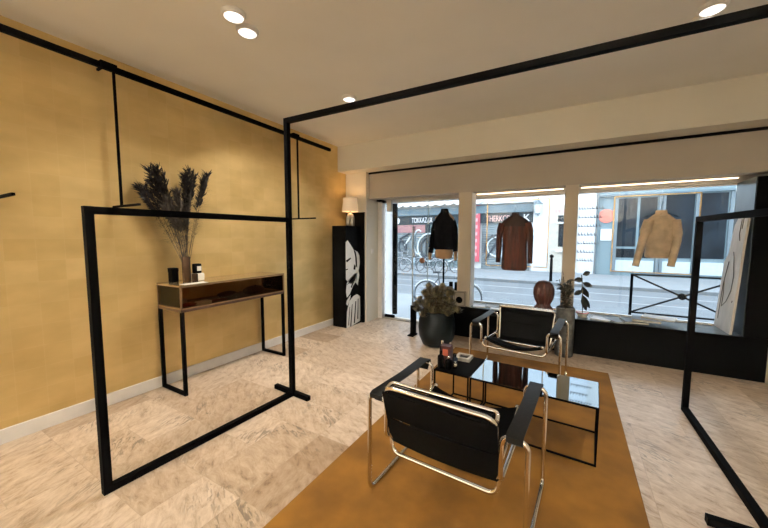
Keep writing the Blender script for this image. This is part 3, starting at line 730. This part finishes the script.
hanging('jacket', 'short camel jacket hanging with spread sleeves in the right window', 'jacket', x, 5.0, 1.80, BG,
        [(x, 5.0, z, rx, ry) for z, rx, ry in ((1.215, .115, .05), (1.235, .13, .06), (1.32, .13, .065), (1.48, .145, .07), (1.60, .155, .07), (1.67, .14, .06), (1.72, .085, .05), (1.75, .045, .045))],
        [[(x-.11, 4.98, 1.66, .055), (x-.155, 4.95, 1.48, .05), (x-.225, 4.91, 1.12, .036)], [(x+.13, 5.0, 1.66, .052), (x+.155, 4.97, 1.45, .046), (x+.105, 4.92, 1.13, .036)]], (x, 5.0, 1.735, .058),
        mat('camel_lining', (.62, .50, .36), .9))
# brass square frames hanging in the windows
def brass_frame(x0, x1, z0, z1, y, label):
    t = thing('hanging_frame', label, 'frame', ((x0+x1)/2, y, z0), 'thin brass frames in the windows'); r = .007
    q = MB(); q.bar((x0, y, z1), (x1, y, z1), .012); q.bar((x0, y, z0), (x1, y, z0), .012); q.bar((x0, y, z0), (x0, y, z1), .012); q.bar((x1, y, z0), (x1, y, z1), .012)
    q.build('frame', M['brass'], t)
    for xx in (x0+.05, x1-.05): MB().tube([(xx, y, z1), (xx, y, 2.06)], .0012, 5).build('wire', M['brass'], t)
brass_frame(-1.115, -.285, 1.04, 1.99, 5.06, 'thin brass rectangle hanging behind the brown shirt')
brass_frame(.45, 1.26, 1.03, 1.97, 5.06, 'thin brass rectangle hanging behind the camel jacket')

# ------------------------------------------------------------ right end of window: black tower, leaning cut-out board
bt = thing('black_tower', 'tall glossy black tower closing the right end of the window', 'display tower', (1.65, 4.9, 0))
MB().box(1.57, 4.66, .447, 1.742, 5.15, 2.06).build('body', M['black_matte'], bt)
MB().box(1.563, 4.68, .447, 1.57, 5.12, 2.06).build('steel_face', mat('brushed_steel_face', (.16, .20, .22), .3, .8, noise=.2, scale=2), bt)
lb = thing('leaning_board', 'white cut-out figure board leaning against the black tower', 'picture board', (1.5, 4.9, .445))
WB = mat('print_white_board', (.72, .71, .69), .6, noise=.14, scale=5, stretch=(1, 2, .6))
poly = [(0, 0), (.44, 0), (.42, .35), (.42, .74), (.36, .80), (.33, .84), (.31, 1.0), (.29, 1.14), (.22, 1.22), (.08, 1.25), (.0, 1.2), (.01, .9), (0, .6)]
def bm_(u, v, d): return (1.47+.05*v+d, 4.69+u, .447+v)
q = MB(); q.prism(poly, bm_, 0, .02); q.build('board', WB, lb)
q = MB()
for line in ([(.33, .55), (.30, .40), (.30, .25), (.20, .32), (.12, .45), (.11, .6), (.17, .8), (.2, .86)], [(.05, .35), (.06, .33)], [(.12, 1.2), (.13, 1.05), (.10, .98)], [(.08, 1.21), (.09, 1.1)], [(.35, .1), (.34, .5), (.28, .75)]):
    q.tube([bm_(u, v, -.002) for u, v in line], .004, 5)
q.build('drawn_lines', mat('grey_lines', (.12, .12, .12), .7), lb)

# ------------------------------------------------------------ objects on the window shelf
ZS = .445
bs = thing('wooden_sculpture', 'red brown barrel shaped wooden sculpture on the window shelf', 'sculpture', (-.30, 4.90, ZS))
q = MB(); rg_ = []
for z, r in ((0, .115), (.02, .12), (.06, .11), (.09, .085), (.11, .08), (.14, .095), (.18, .112), (.25, .125), (.32, .122), (.38, .10), (.42, .065), (.435, .01)):
    rg_.append([Vector((-.30+r*(1+.06*math.cos(k*PI))*math.cos(2*PI*k/36), 4.90+.8*r*(1+.06*math.cos(k*PI))*math.sin(2*PI*k/36), ZS+z)) for k in range(36)])
q.loft(rg_); q.build('body', mat('red_brown_wood', (.07, .02, .014), .45, noise=.5, scale=14, stretch=(2, 2, .3)), bs, smooth=True)
MZ = 0
def magazine(x, y, a, b, h, rz, m, label, z=ZS):
    global MZ; z = ZS+MZ; MZ = MZ+h if x > .45 else 0
    t = thing('magazine', label, 'magazine', (x, y, z), 'magazines and cards on the window shelf', rz)
    MB().box(-a/2, -b/2, 0, a/2, b/2, h*.8).build('pages', wht, t, world=False)
    MB().box(-a/2-.002, -b/2-.002, h*.8, a/2+.002, b/2+.002, h).build('cover', m, t, world=False)
mg = {'g': mat('grey_cover', (.12, .14, .16), .3, noise=.4, scale=9), 'w': mat('white_cover', (.75, .77, .8), .3, noise=.1, scale=12), 'b': mat('dark_cover', (.05, .06, .07), .3, noise=.4, scale=9), 'k': mat('tan_cover', (.35, .28, .2), .4)}
magazine(-1.14, 4.79, .17, .13, .012, .3, mg['w'], 'white magazine beside the left pillar on the shelf')
magazine(-.98, 4.86, .20, .15, .010, -.3, mg['b'], 'dark magazine second from the left pillar on the shelf')
magazine(-.90, 4.72, .12, .10, .012, .1, mg['w'], 'small white card at the shelf edge')
magazine(-.74, 4.83, .20, .14, .018, .0, mg['w'], 'white magazine under the brown shirt')
magazine(-.52, 4.74, .20, .13, .014, .1, mg['g'], 'grey magazine between shirt and wooden sculpture')
magazine(.36, 4.80, .20, .18, .012, -.25, mg['w'], 'white sheet right of the plants on the shelf')
magazine(.54, 4.82, .22, .26, .014, .5, mg['g'], 'grey magazine fanned out near the plants')
magazine(.68, 4.80, .22, .26, .020, .15, mg['b'], 'dark magazine fanned out in the middle of the shelf')
magazine(.80, 4.83, .26, .22, .026, -.1, mg['g'], 'grey magazine with picture cover under the camel jacket')
magazine(.93, 4.90, .30, .20, .016, -.35, mg['w'], 'white open magazine under the camel jacket')
# ceramic pieces by left pillar
cp = thing('framed_emblem_box', 'small pale square box with black round emblem by the pillar', 'box', (-1.40, 4.60, 0))
MB().box(-1.49, 4.655, .447, -1.305, 4.69, .67).build('box', mat('beige_box', (.42, .38, .32), .6), cp, bevel=.006)
q = MB(); q.lathe([(.045, 0), (.045, .004), (.001, .004)], (0, 0, 0), 24)
for v in q.v: v.xyz = (v.x*1.1-1.40, 4.655-v.z, v.y*1.1+.54)
q.build('round_emblem', M['black_matte'], cp)
f = MB()
for a, b, c, d in ((-1.475, .458, -1.32, .464), (-1.475, .652, -1.32, .658), (-1.475, .458, -1.469, .658), (-1.326, .458, -1.32, .658)): f.box(a, 4.652, b, c, 4.656, d)
f.build('border_line', mat('grey_line', (.1, .1, .1), .6), cp)
rk = MB(); rnd = random.Random(9)
rk.loft([[Vector((-1.56+(r*(1+rnd.uniform(-.18, .18)))*math.cos(2*PI*k/10), 4.74+(r*.7)*math.sin(2*PI*k/10), .447+z)) for k in range(10)] for z, r in ((0, .06), (.08, .085), (.16, .08), (.22, .065), (.27, .03))])
tag(rk.build('stone_sculpture', mat('grey_stone', (.20, .21, .21), .8, noise=.3, scale=20), smooth=True), 'rough grey stone behind the succulent on the shelf', 'stone')
for k, (xx, lab) in enumerate(((-1.585, 'small black cube camera left on the grey stone'), (-1.50, 'small black cube camera right on the grey stone'))):
    small_box('black_block', xx+.0, 4.83+.0, .447, .05, .05, .33, M['black_matte'], ('slim black block left behind the grey stone', 'slim black block right behind the grey stone')[k], 'block', 0, 'slim black blocks behind the stone')

# cactus and leafy plant by right pillar
cpt = thing('cylinder_pot', 'grey ceramic cylinder pot standing before the right pillar', 'pot', (-.03, 4.53, 0))
q = MB(); q.lathe([(.09, 0), (.10, .01), (.105, .60), (.097, .605), (.09, .58), (.001, .575)], (-.03, 4.53, 0), 28); q.build('body', mat('mottled_grey_pot', (.13, .14, .14), .5, noise=.5, scale=14), cpt, smooth=True)
q = MB(); q.lathe([(.09, .572), (.001, .58)], (-.03, 4.53, 0), 20); q.build('soil', mat('soil2', (.03, .02, .015), .95), cpt)
cc = thing('houseplant', 'dark bushy round leaved plant in the grey cylinder pot', 'plant', (-.03, 4.53, .58), 'plants by the right pillar')
st = MB(); lf = MB(); rnd = random.Random(21)
for i in range(9):
    a = 2*PI*i/9; rr = rnd.uniform(.03, .09); h = rnd.uniform(.80, 1.0)
    tip = Vector((-.03+rr*math.cos(a)*1.1, 4.53+rr*math.sin(a), h)); b0 = Vector((-.03, 4.53, .57)); st.tube([b0, b0.lerp(tip, .5)+Vector((0, 0, .02)), tip], .005, 5)
    for k in range(13):
        u = rnd.uniform(.1, 1); p = b0.lerp(tip, u); an = rnd.uniform(0, 2*PI); lf.leaf(p, (math.cos(an), math.sin(an), rnd.uniform(-.2, .8)), rnd.uniform(.06, .09), .048, curl=.3)
lf.leaf((-.06, 4.53, .98), (-.2, 0, 1), .09, .06); 
st.build('stems', mat('dark_stem', (.05, .04, .03), .8), cc); lf.build('leaves', mat('near_black_leaves', (.022, .028, .022), .4, noise=.5, scale=20), cc)
pk = thing('small_pot', 'small low white pot with pink rim on the shelf', 'pot', (.16, 4.86, ZS))
q = MB(); q.lathe([(.05, 0), (.07, .05), (.068, .05), (.001, .045)], (.16, 4.86, ZS), 20); q.build('body', wht, pk, smooth=True)
q = MB(); q.lathe([(.072, .045), (.075, .05), (.072, .056), (.066, .05)], (.16, 4.86, ZS), 20, False); q.build('rim', mat('pink_rim', (.6, .15, .2), .5), pk, smooth=True)
lp2 = thing('houseplant', 'slender plant with drooping dark oval leaves right of the pillar', 'plant', (.16, 4.86, ZS+.045), 'plants by the right pillar')
st = MB(); lf = MB()
st.tube([(.16, 4.86, ZS+.04), (.15, 4.86, .75), (.13, 4.86, .98)], .006, 6)
for (u, dx, dz, L) in ((.98, .5, .3, .09), (.93, -.9, -.2, .10), (.88, .8, -.3, .12), (.82, .6, -1, .15), (.9, -.6, .2, .09), (.78, -.7, -.5, .11), (.72, .9, -1.6, .20), (.7, .6, -1.9, .19), (.83, .2, -.6, .12)):
    lf.leaf((.145, 4.86, u), (dx, rnd.uniform(-.3, .3), dz), L, .062, up=(0, -1, .2), curl=.12)
st.build('stem', mat('thin_stem', (.06, .05, .03), .8), lp2); lf.build('leaves', bpy.data.materials['near_black_leaves'], lp2)

# small fittings by the door
ex = thing('wall_lantern_box', 'small white box light high on the left door jamb', 'light', (-2.72, 4.98, 2.0))
MB().box(-2.785, 4.93, 1.90, -2.70, 4.998, 2.08).build('body', mat('frosted_white', (.75, .73, .68), .5), ex, bevel=.008)
MB().box(-2.79, 4.925, 2.075, -2.695, 5.0, 2.095).build('cap', M['white_paint'], ex)
kc = thing('security_camera', 'small black camera under the header at the door corner', 'camera', (-2.9, 4.95, 2.1))
MB().box(-2.96, 4.88, 2.075, -2.87, 4.98, 2.105).build('mount', M['black_matte'], kc)
MB().tube([(-2.84, 4.9, 2.07), (-2.84, 4.98, 2.07)], .025, 10).build('body', M['black_matte'], kc)
MB().box(-2.87, 4.92, 2.065, -2.85, 4.95, 2.09).build('arm', M['black_matte'], kc)
sw = thing('light_switch', 'white light switch on the wall beside the door', 'switch', (-3.0, 4.8, 1.2))
MB().box(-3.0, 4.76, 1.18, -2.99, 4.84, 1.26).build('plate', M['white_paint'], sw, bevel=.002)
MB().box(-2.992, 4.78, 1.20, -2.986, 4.82, 1.24).build('rocker', M['white_paint'], sw)

# ------------------------------------------------------------ street
GZ = -.16; FY = 17.5
M['road'] = mat('asphalt_light', (.105, .118, .128), .9, noise=.12, scale=1.2)
M['pave'] = mat('pavement', (.175, .19, .20), .9, noise=.08, scale=1.5)
M['facade'] = mat('cream_facade', (.45, .45, .44), .9, noise=.06, scale=.6)
M['blue'] = mat('pale_blue_shopfront', (.125, .18, .20), .6, noise=.06, scale=1)
M['band'] = mat('blue_grey_band', (.075, .115, .135), .6, noise=.12, scale=1)
M['dark_win'] = mat('dark_shop_glass', (.010, .016, .022), .4, noise=.5, scale=1.3, spec=.08)
M['sign'] = mat('dark_sign_board', (.02, .03, .036), .5, noise=.2, spec=.2)
structure(MB().box(-30, 8.4, GZ-.2, 30, 13.3, GZ-.10).build('street_road', M['road']))
structure(MB().box(-30, 5.2, GZ-.2, 30, 8.4, GZ).build('street_pavement_near', M['pave']))
structure(MB().box(-30, 13.3, GZ-.2, 30, FY, GZ).build('street_pavement_far', M['pave']))
structure(MB().box(-30, 13.2, GZ-.2, 30, 13.32, GZ+.002).build('street_kerb', mat('kerb', (.11, .12, .125), .8)))
structure(MB().box(-30, 10.5, GZ-.1, 4, 10.62, GZ-.096).build('street_marking_1', mat('road_paint', (.19, .20, .21), .7)))
structure(MB().box(-30, 11.9, GZ-.1, 30, 12.05, GZ-.096).build('street_marking_2', bpy.data.materials['road_paint']))
def fx(px, py): p = ray_at(px, py, 'y', FY); return p.x, p.z
def frect(mb, x0, z0, x1, z1, d0, d1): mb.box(min(x0, x1), FY-d1, min(z0, z1), max(x0, x1), FY-d0, max(z0, z1))
# grey shop building
XA, XB, XC, XD = -14.0, -1.66, .9, 10.0
ba = thing('shop_building', 'white building with grey roller shutters and graffiti across the street', 'building', (-7, FY, GZ))
MB().box(XA, FY, GZ, XB, FY+3, 8.5).build('wall', M['facade'], ba)
q = MB(); frect(q, XA, 2.72, XB, 3.12, 0, .25); q.build('canopy_band', M['band'], ba)
q = MB(); frect(q, XA, 2.22, XB, 2.70, 0, .12); q.build('sign_board', M['sign'], ba)
sc2 = MB(); xx = XA
while xx < -4.4:
    for k in range(6):
        a0, a1 = PI*k/6, PI*(k+1)/6
    sc2.prism([(xx, 3.75), (xx, 3.30), (xx+.12, 3.22), (xx+.25, 3.19), (xx+.38, 3.22), (xx+.5, 3.30), (xx+.5, 3.75)], lambda u, v, d: (u, FY-d-(3.75-v)*1.0, v), 0, .06); xx += .5
sc2.build('scalloped_awning', mat('white_awning', (.5, .5, .48), .8), ba)
q = MB(); xx = XA
while xx < -4.4: q.box(xx, FY-.45, 3.52, xx+.38, FY-.2, 3.62); xx += .5
q.build('awning_stripe', mat('terracotta_stripe', (.36, .19, .14), .8), ba)
q = MB(); frect(q, -4.4, 3.18, XB, 3.75, 0, .35); q.build('cornice', mat('white_cornice', (.5, .51, .5), .8), ba)
def shutter_panel(x0, x1, z0, z1, m):
    q = MB(); z = z0
    while z < z1-.01: q.prism([(0, z), (.03, z+.02), (.03, z+.1), (0, z+.12)], lambda u, v, d: (d, FY-.02-u, v), x0, x1); z += .12
    return q.build('roller_shutter', m, ba)
M['shut'] = mat('grey_roller_shutter', (.15, .18, .19), .6, noise=.35, scale=.9)
M['shut2'] = mat('teal_roller_shutter', (.10, .145, .15), .6, noise=.3, scale=.9)
shutter_panel(-9.6, -7.3, GZ, 2.2, M['shut']); shutter_panel(-7.0, -5.0, GZ, 2.2, M['shut2']); shutter_panel(-4.1, -1.75, GZ, 2.2, M['shut'])
shutter_panel(-12.5, -9.9, GZ, 2.2, M['shut2'])
q = MB()
for a in (-9.85, -7.25, -4.95): frect(q, a, GZ, a+.22, 2.2, 0, .1)
q.build('shop_piers', M['sign'], ba)
q = MB(); frect(q, -9.6, 1.75, -7.3, 2.2, .06, .09); q.build('transom', mat('dusky_red', (.25, .12, .12), .7), ba)
def tubes(name, lines, m, r):
    q = MB()
    for l in lines: q.tube([(x, FY-.1, z) for x, z in l], r, 6)
    q.build(name, m, ba)
def circ(cx, cz, rx, rz, a0=0, a1=360, n=18): return [(cx+rx*math.cos(math.radians(a0+(a1-a0)*k/n)), cz+rz*math.sin(math.radians(a0+(a1-a0)*k/n))) for k in range(n+1)]
gw = mat('graffiti_white', (.42, .46, .46), .6); gb = mat('graffiti_black', (.03, .04, .05), .6)
tubes('graffiti_white', [circ(-7.0, .9, .75, .8, 0, 360), circ(-7.7, 1.2, .3, .7, 60, 300), [(-8.0, .2), (-8.05, 1.7)], [(-6.1, .3), (-6.1, 1.75)], circ(-5.9, 1.3, .45, .45, -90, 90), circ(-5.9, .6, .5, .45, -90, 100), [(-8.6, 1.0), (-8.2, 1.5)], circ(-3.3, 1.0, .5, .5, 0, 300), circ(-2.7, .6, .35, .5, 0, 360)], gw, .05)
tubes('graffiti_black', [circ(-7.0, .9, .55, .6, 100, 300), circ(-8.75, .95, .25, .35), [(-8.5, .8), (-8.9, 1.4), (-8.3, 1.7)], [(-6.35, .3), (-6.35, 1.75)], circ(-5.9, 1.3, .25, .25, -90, 90), circ(-3.2, .9, .7, .7, 10, 200), [(-3.9, .3), (-3.0, 1.8)], [(-3.6, 1.6), (-2.4, .4)]], gb, .06)
def text(s, x, z, size, m, parent, nm='lettering', y=None, ext=.015, sx=1):
    c = bpy.data.curves.new('t', 'FONT'); c.body = s; c.size = size; c.extrude = ext; c.align_x = 'LEFT'
    o = bpy.data.objects.new('t', c); COL.objects.link(o)
    dg = bpy.context.evaluated_depsgraph_get(); me = bpy.data.meshes.new_from_object(o.evaluated_get(dg))
    bpy.data.objects.remove(o); n = bpy.data.objects.new(nm, me); COL.objects.link(n)
    yy = FY-.14 if y is None else y
    for v in me.vertices: v.co = Vector((x+v.co.x*sx, yy-v.co.z, z+v.co.y))-parent.location
    me.materials.clear(); me.materials.append(m); n.parent = parent; return n
tw = mat('sign_white', (.55, .55, .55), .5); tr_ = mat('sign_pinkish', (.55, .32, .3), .5)
text('TOKKAZAX', -8.12, 2.32, .42, tw, ba, sx=.56); text('THERKCD', -3.88, 2.30, .42, tr_, ba, sx=.62); text('K', -2.12, 2.28, .5, tw, ba)
q = MB(); q.lathe([(.2, 0), (.2, .02), (.001, .02)], (0, 0, 0), 20)
for v in q.v: v.xyz = (v.x-9.1, FY-.13-v.z, v.y+2.45)
q.build('round_sign', tw, ba)
q = MB(); frect(q, -4.68, .2, -4.18, 3.15, .13, .22); q.build('red_banner', mat('red_banner', (.40, .06, .08), .6, noise=.2, scale=3), ba)
q = MB()
for k in range(7): frect(q, -4.55, .5+k*.36, -4.3, .68+k*.36, .22, .235)
q.build('banner_marks', mat('pink_marks', (.5, .28, .28), .6), ba)
# cream middle building
bb = thing('shop_building', 'white and beige building with a wall lantern across the street', 'building', (-.4, FY, GZ))
MB().box(XB, FY-.1, GZ, XC, FY+3, 8.5).build('wall', mat('white_render', (.46, .48, .5), .9, noise=.04), bb)
q = MB(); frect(q, -.92, GZ, .2, 3.0, .1, .16); q.build('beige_front', mat('beige_front', (.38, .36, .31), .9, noise=.1), bb)
q = MB(); frect(q, -.55, 1.05, .08, 2.1, .16, .18); frect(q, -.6, 2.2, .08, 2.5, .16, .18); q.build('window', M['dark_win'], bb)
q = MB(); frect(q, -.65, .8, .15, .92, .16, .3); frect(q, -.65, 2.12, .15, 2.2, .16, .22); q.build('window_sill', mat('stone_sill', (.45, .45, .44), .8), bb)
q = MB()
for k in range(5): frect(q, -.75+k*.16, 2.62, -.65+k*.16, 2.78, .16, .175)
q.build('worn_sign_marks', mat('worn_rose', (.45, .25, .24), .8), bb)
ln = thing('wall_lantern', 'grey glass street lantern on the white wall across the street', 'lantern', (-1.45, FY-.4, 2.6))
q = MB(); q.lathe([(.10, 0), (.19, .42), (.001, .42)], (-1.45, FY-.4, 2.62), 6); q.build('lantern_glass', mat('lantern_glass', (.45, .5, .52), .3), ln)
q = MB(); q.lathe([(.24, 0), (.10, .14), (.03, .2), (.03, .3), (.001, .31)], (-1.45, FY-.4, 3.04), 6); q.build('lantern_cap', M['band'], ln)
q = MB(); q.lathe([(.001, -.05), (.1, -.05), (.11, 0), (.001, .0)], (-1.45, FY-.4, 2.62), 6); q.bar((-1.45, FY-.1, 2.55), (-1.45, FY-.4, 2.55), .04); q.build('bracket', M['band'], ln)
# pale blue shop building
bc = thing('shop_building', 'pale blue shopfront with tall dark windows across the street', 'building', (5, FY, GZ))
MB().box(XC, FY, GZ, XD+6, FY+3, 8.5).build('wall', M['facade'], bc)
q = MB(); frect(q, 1.0, GZ, XD+6, 4.0, 0, .12); q.build('shopfront', M['blue'], bc)
q = MB(); frect(q, 1.0, 3.25, XD+6, 3.32, .12, .3); q.build('cornice', M['band'], bc)
for (a, b, z0, z1) in ((1.65, 2.35, 1.1, 3.15), (2.45, 3.0, 1.1, 3.15), (3.25, 4.15, .65, 3.2), (4.3, 5.1, .65, 3.2), (5.35, 6.6, GZ+.1, 3.2), (6.8, 9.5, .65, 3.2), (1.65, 2.35, .62, 1.0), (2.45, 3.0, .62, 1.0)):
    q = MB(); frect(q, a, z0, b, z1, .12, .14); q.build('window', M['dark_win'], bc)
for (a, b) in ((1.65, 3.0), (3.25, 4.15), (4.3, 5.1), (6.8, 9.5)):
    q = MB(); frect(q, a, 0, b, .5, .12, .16); q.build('lower_panel', mat('white_blue_panel', (.36, .43, .46), .6), bc)
q = MB()
for a in (1.57, 3.05, 3.15, 4.18, 5.15, 6.65): frect(q, a, GZ, a+.12, 3.22, .12, .2)
q.build('mullions', mat('slate_mullion', (.10, .13, .145), .6), bc)
q = MB(); q.lathe([(.3, 0), (.3, .04), (.001, .04)], (0, 0, 0), 28)
for v in q.v: v.xyz = (v.x+1.28, FY-.13-v.z, v.y+2.42)
q.build('round_sign', mat('orange_red_sign', (.5, .13, .09), .5), bc)
q = MB(); frect(q, 1.1, 1.35, 1.5, 1.85, .12, .17); q.build('menu_board', tw, bc)
q = MB(); q.bar((.98, FY-.18, GZ), (.98, FY-.18, 3.6), .06); q.build('drain_pipe', M['band'], bc)

# bollard, barrier
bo = thing('bollard', 'slim black street bollard at the far kerb', 'bollard', (-.62, 13.6, GZ))
q = MB(); q.lathe([(.06, 0), (.05, .05), (.045, .85), (.001, .86)], (-.62, 13.6, GZ), 12); q.build('post', BS, bo, smooth=True)
q = MB(); q.lathe([(.02, .85), (.07, .9), (.07, .96), (.001, 1.02)], (-.62, 13.6, GZ), 12); q.build('knob', BS, bo, smooth=True)
br = thing('street_barrier', 'black crossed metal street barrier outside the right window', 'barrier', (1.35, 6.0, GZ)); r = .016
bx0, bx1, by = .80, 1.95, 6.0; top = .915
for x in (bx0, bx1): MB().tube([(x, by, GZ), (x, by, top+.01)], .018, 8).build('post', BS, br)
for z in (top, .35): MB().tube([(bx0, by, z), (bx1, by, z)], .013, 8).build('rail', BS, br)
MB().tube([(bx0, by, top), (bx1, by, .35)], .012, 8).build('crossbar', BS, br); MB().tube([(bx0, by, .35), (bx1, by, top)], .012, 8).build('crossbar', BS, br)
q = MB(); q.lathe([(.001, -.02), (.045, -.02), (.045, .02), (.001, .02)], (0, 0, 0), 16)
for v in q.v: v.xyz = (v.x+(bx0+bx1)/2, by+v.z, v.y+(top+.35)/2)
q.build('centre_disc', BS, br)

# bicycles
RB = mat('tyre_rubber', (.03, .035, .04), .7); SV = mat('bicycle_silver', (.5, .52, .54), .3, .8)
def bicycle(label, paint):
    t = thing('bicycle', label, 'bicycle', (0, 0, 0), 'parked bicycles in the street')
    R_ = .34; wb = 1.04
    for k, x in enumerate((0, wb)):
        q = MB(); q.tube([(x+R_*math.cos(a), 0, R_+R_*math.sin(a)) for a in [2*PI*i/28 for i in range(28)]], .018, 6, True); wh = q.build('wheel', RB, t, smooth=True, world=False)
        q = MB()
        for i in range(12): a = 2*PI*i/12; q.tube([(x, 0, R_), (x+(R_-.01)*math.cos(a), 0, R_+(R_-.01)*math.sin(a))], .0022, 3)
        q.tube([(x, -.03, R_), (x, .03, R_)], .02, 8); q.build('spokes', SV, wh, world=False)
        q = MB(); q.tube([(x+(R_+.035)*math.cos(a), 0, R_+(R_+.035)*math.sin(a)) for a in [math.radians(20+i*10) for i in range(14)]], .014, 5); q.build('mudguard', SV, t, world=False)
    q = MB(); bb_ = (.42, 0, .28); seat = (.30, 0, .78); head = (.86, 0, .80); hl = (.89, 0, .68)
    for a, b in ((bb_, seat), (seat, head), (bb_, hl), (bb_, (0, 0, R_)), (seat, (0, 0, R_)), (head, hl), (hl, (wb, 0, R_))): q.tube([a, b], .015, 8)
    q.build('frame', paint, t, smooth=True, world=False)
    q = MB(); q.tube([seat, (.28, 0, .90)], .012, 6); q.tube([(.16, 0, .92), (.28, 0, .93), (.40, 0, .92)], [.06, .05, .02], 8, sq=.5); q.build('saddle', RB, t, world=False)
    q = MB(); q.tube([head, (.84, 0, .98)], .012, 6); q.tube(fillet([(.70, -.27, 1.02), (.84, -.2, 1.03), (.85, 0, .98), (.84, .2, 1.03), (.70, .27, 1.02)], .05), .011, 6); q.build('handlebar', SV, t, world=False)
    q = MB(); q.tube([(.42+.1*math.cos(a), -.04, .28+.1*math.sin(a)) for a in [2*PI*i/16 for i in range(16)]], .008, 5, True); q.bar((.42, -.06, .28), (.50, -.06, .14), .015); q.bar((.42, .06, .28), (.34, .06, .42), .015); q.build('crankset', SV, t, world=False)
    return t
b1 = bicycle('dark bicycle parked close outside the glass beside the left pillar', mat('bike_dark_paint', (.05, .06, .07), .4))
b1.scale = (.9, .9, .9); b1.location = (-2.86, 6.95, GZ); b1.rotation_euler = (math.radians(-4), 0, .03)
for k, (x, y, rz, lab) in enumerate(((-7.75, 13.8, .12, 'bicycle at the left end of the front row across the street'), (-5.9, 13.8, -.1, 'bicycle at the right end of the front row across the street'), (-7.4, 14.6, .05, 'bicycle in the second row across the street, left one'), (-5.5, 14.6, 0, 'bicycle in the second row across the street, right one'), (-8.2, 15.4, 0, 'rearmost bicycle on the left against the shutters across the street'), (-6.2, 15.4, .05, 'rearmost bicycle on the right against the shutters across the street'))):
    c = copy_tree(b1); c['label'] = lab; c.location = (x, y, GZ); c.rotation_euler = (0, 0, rz)
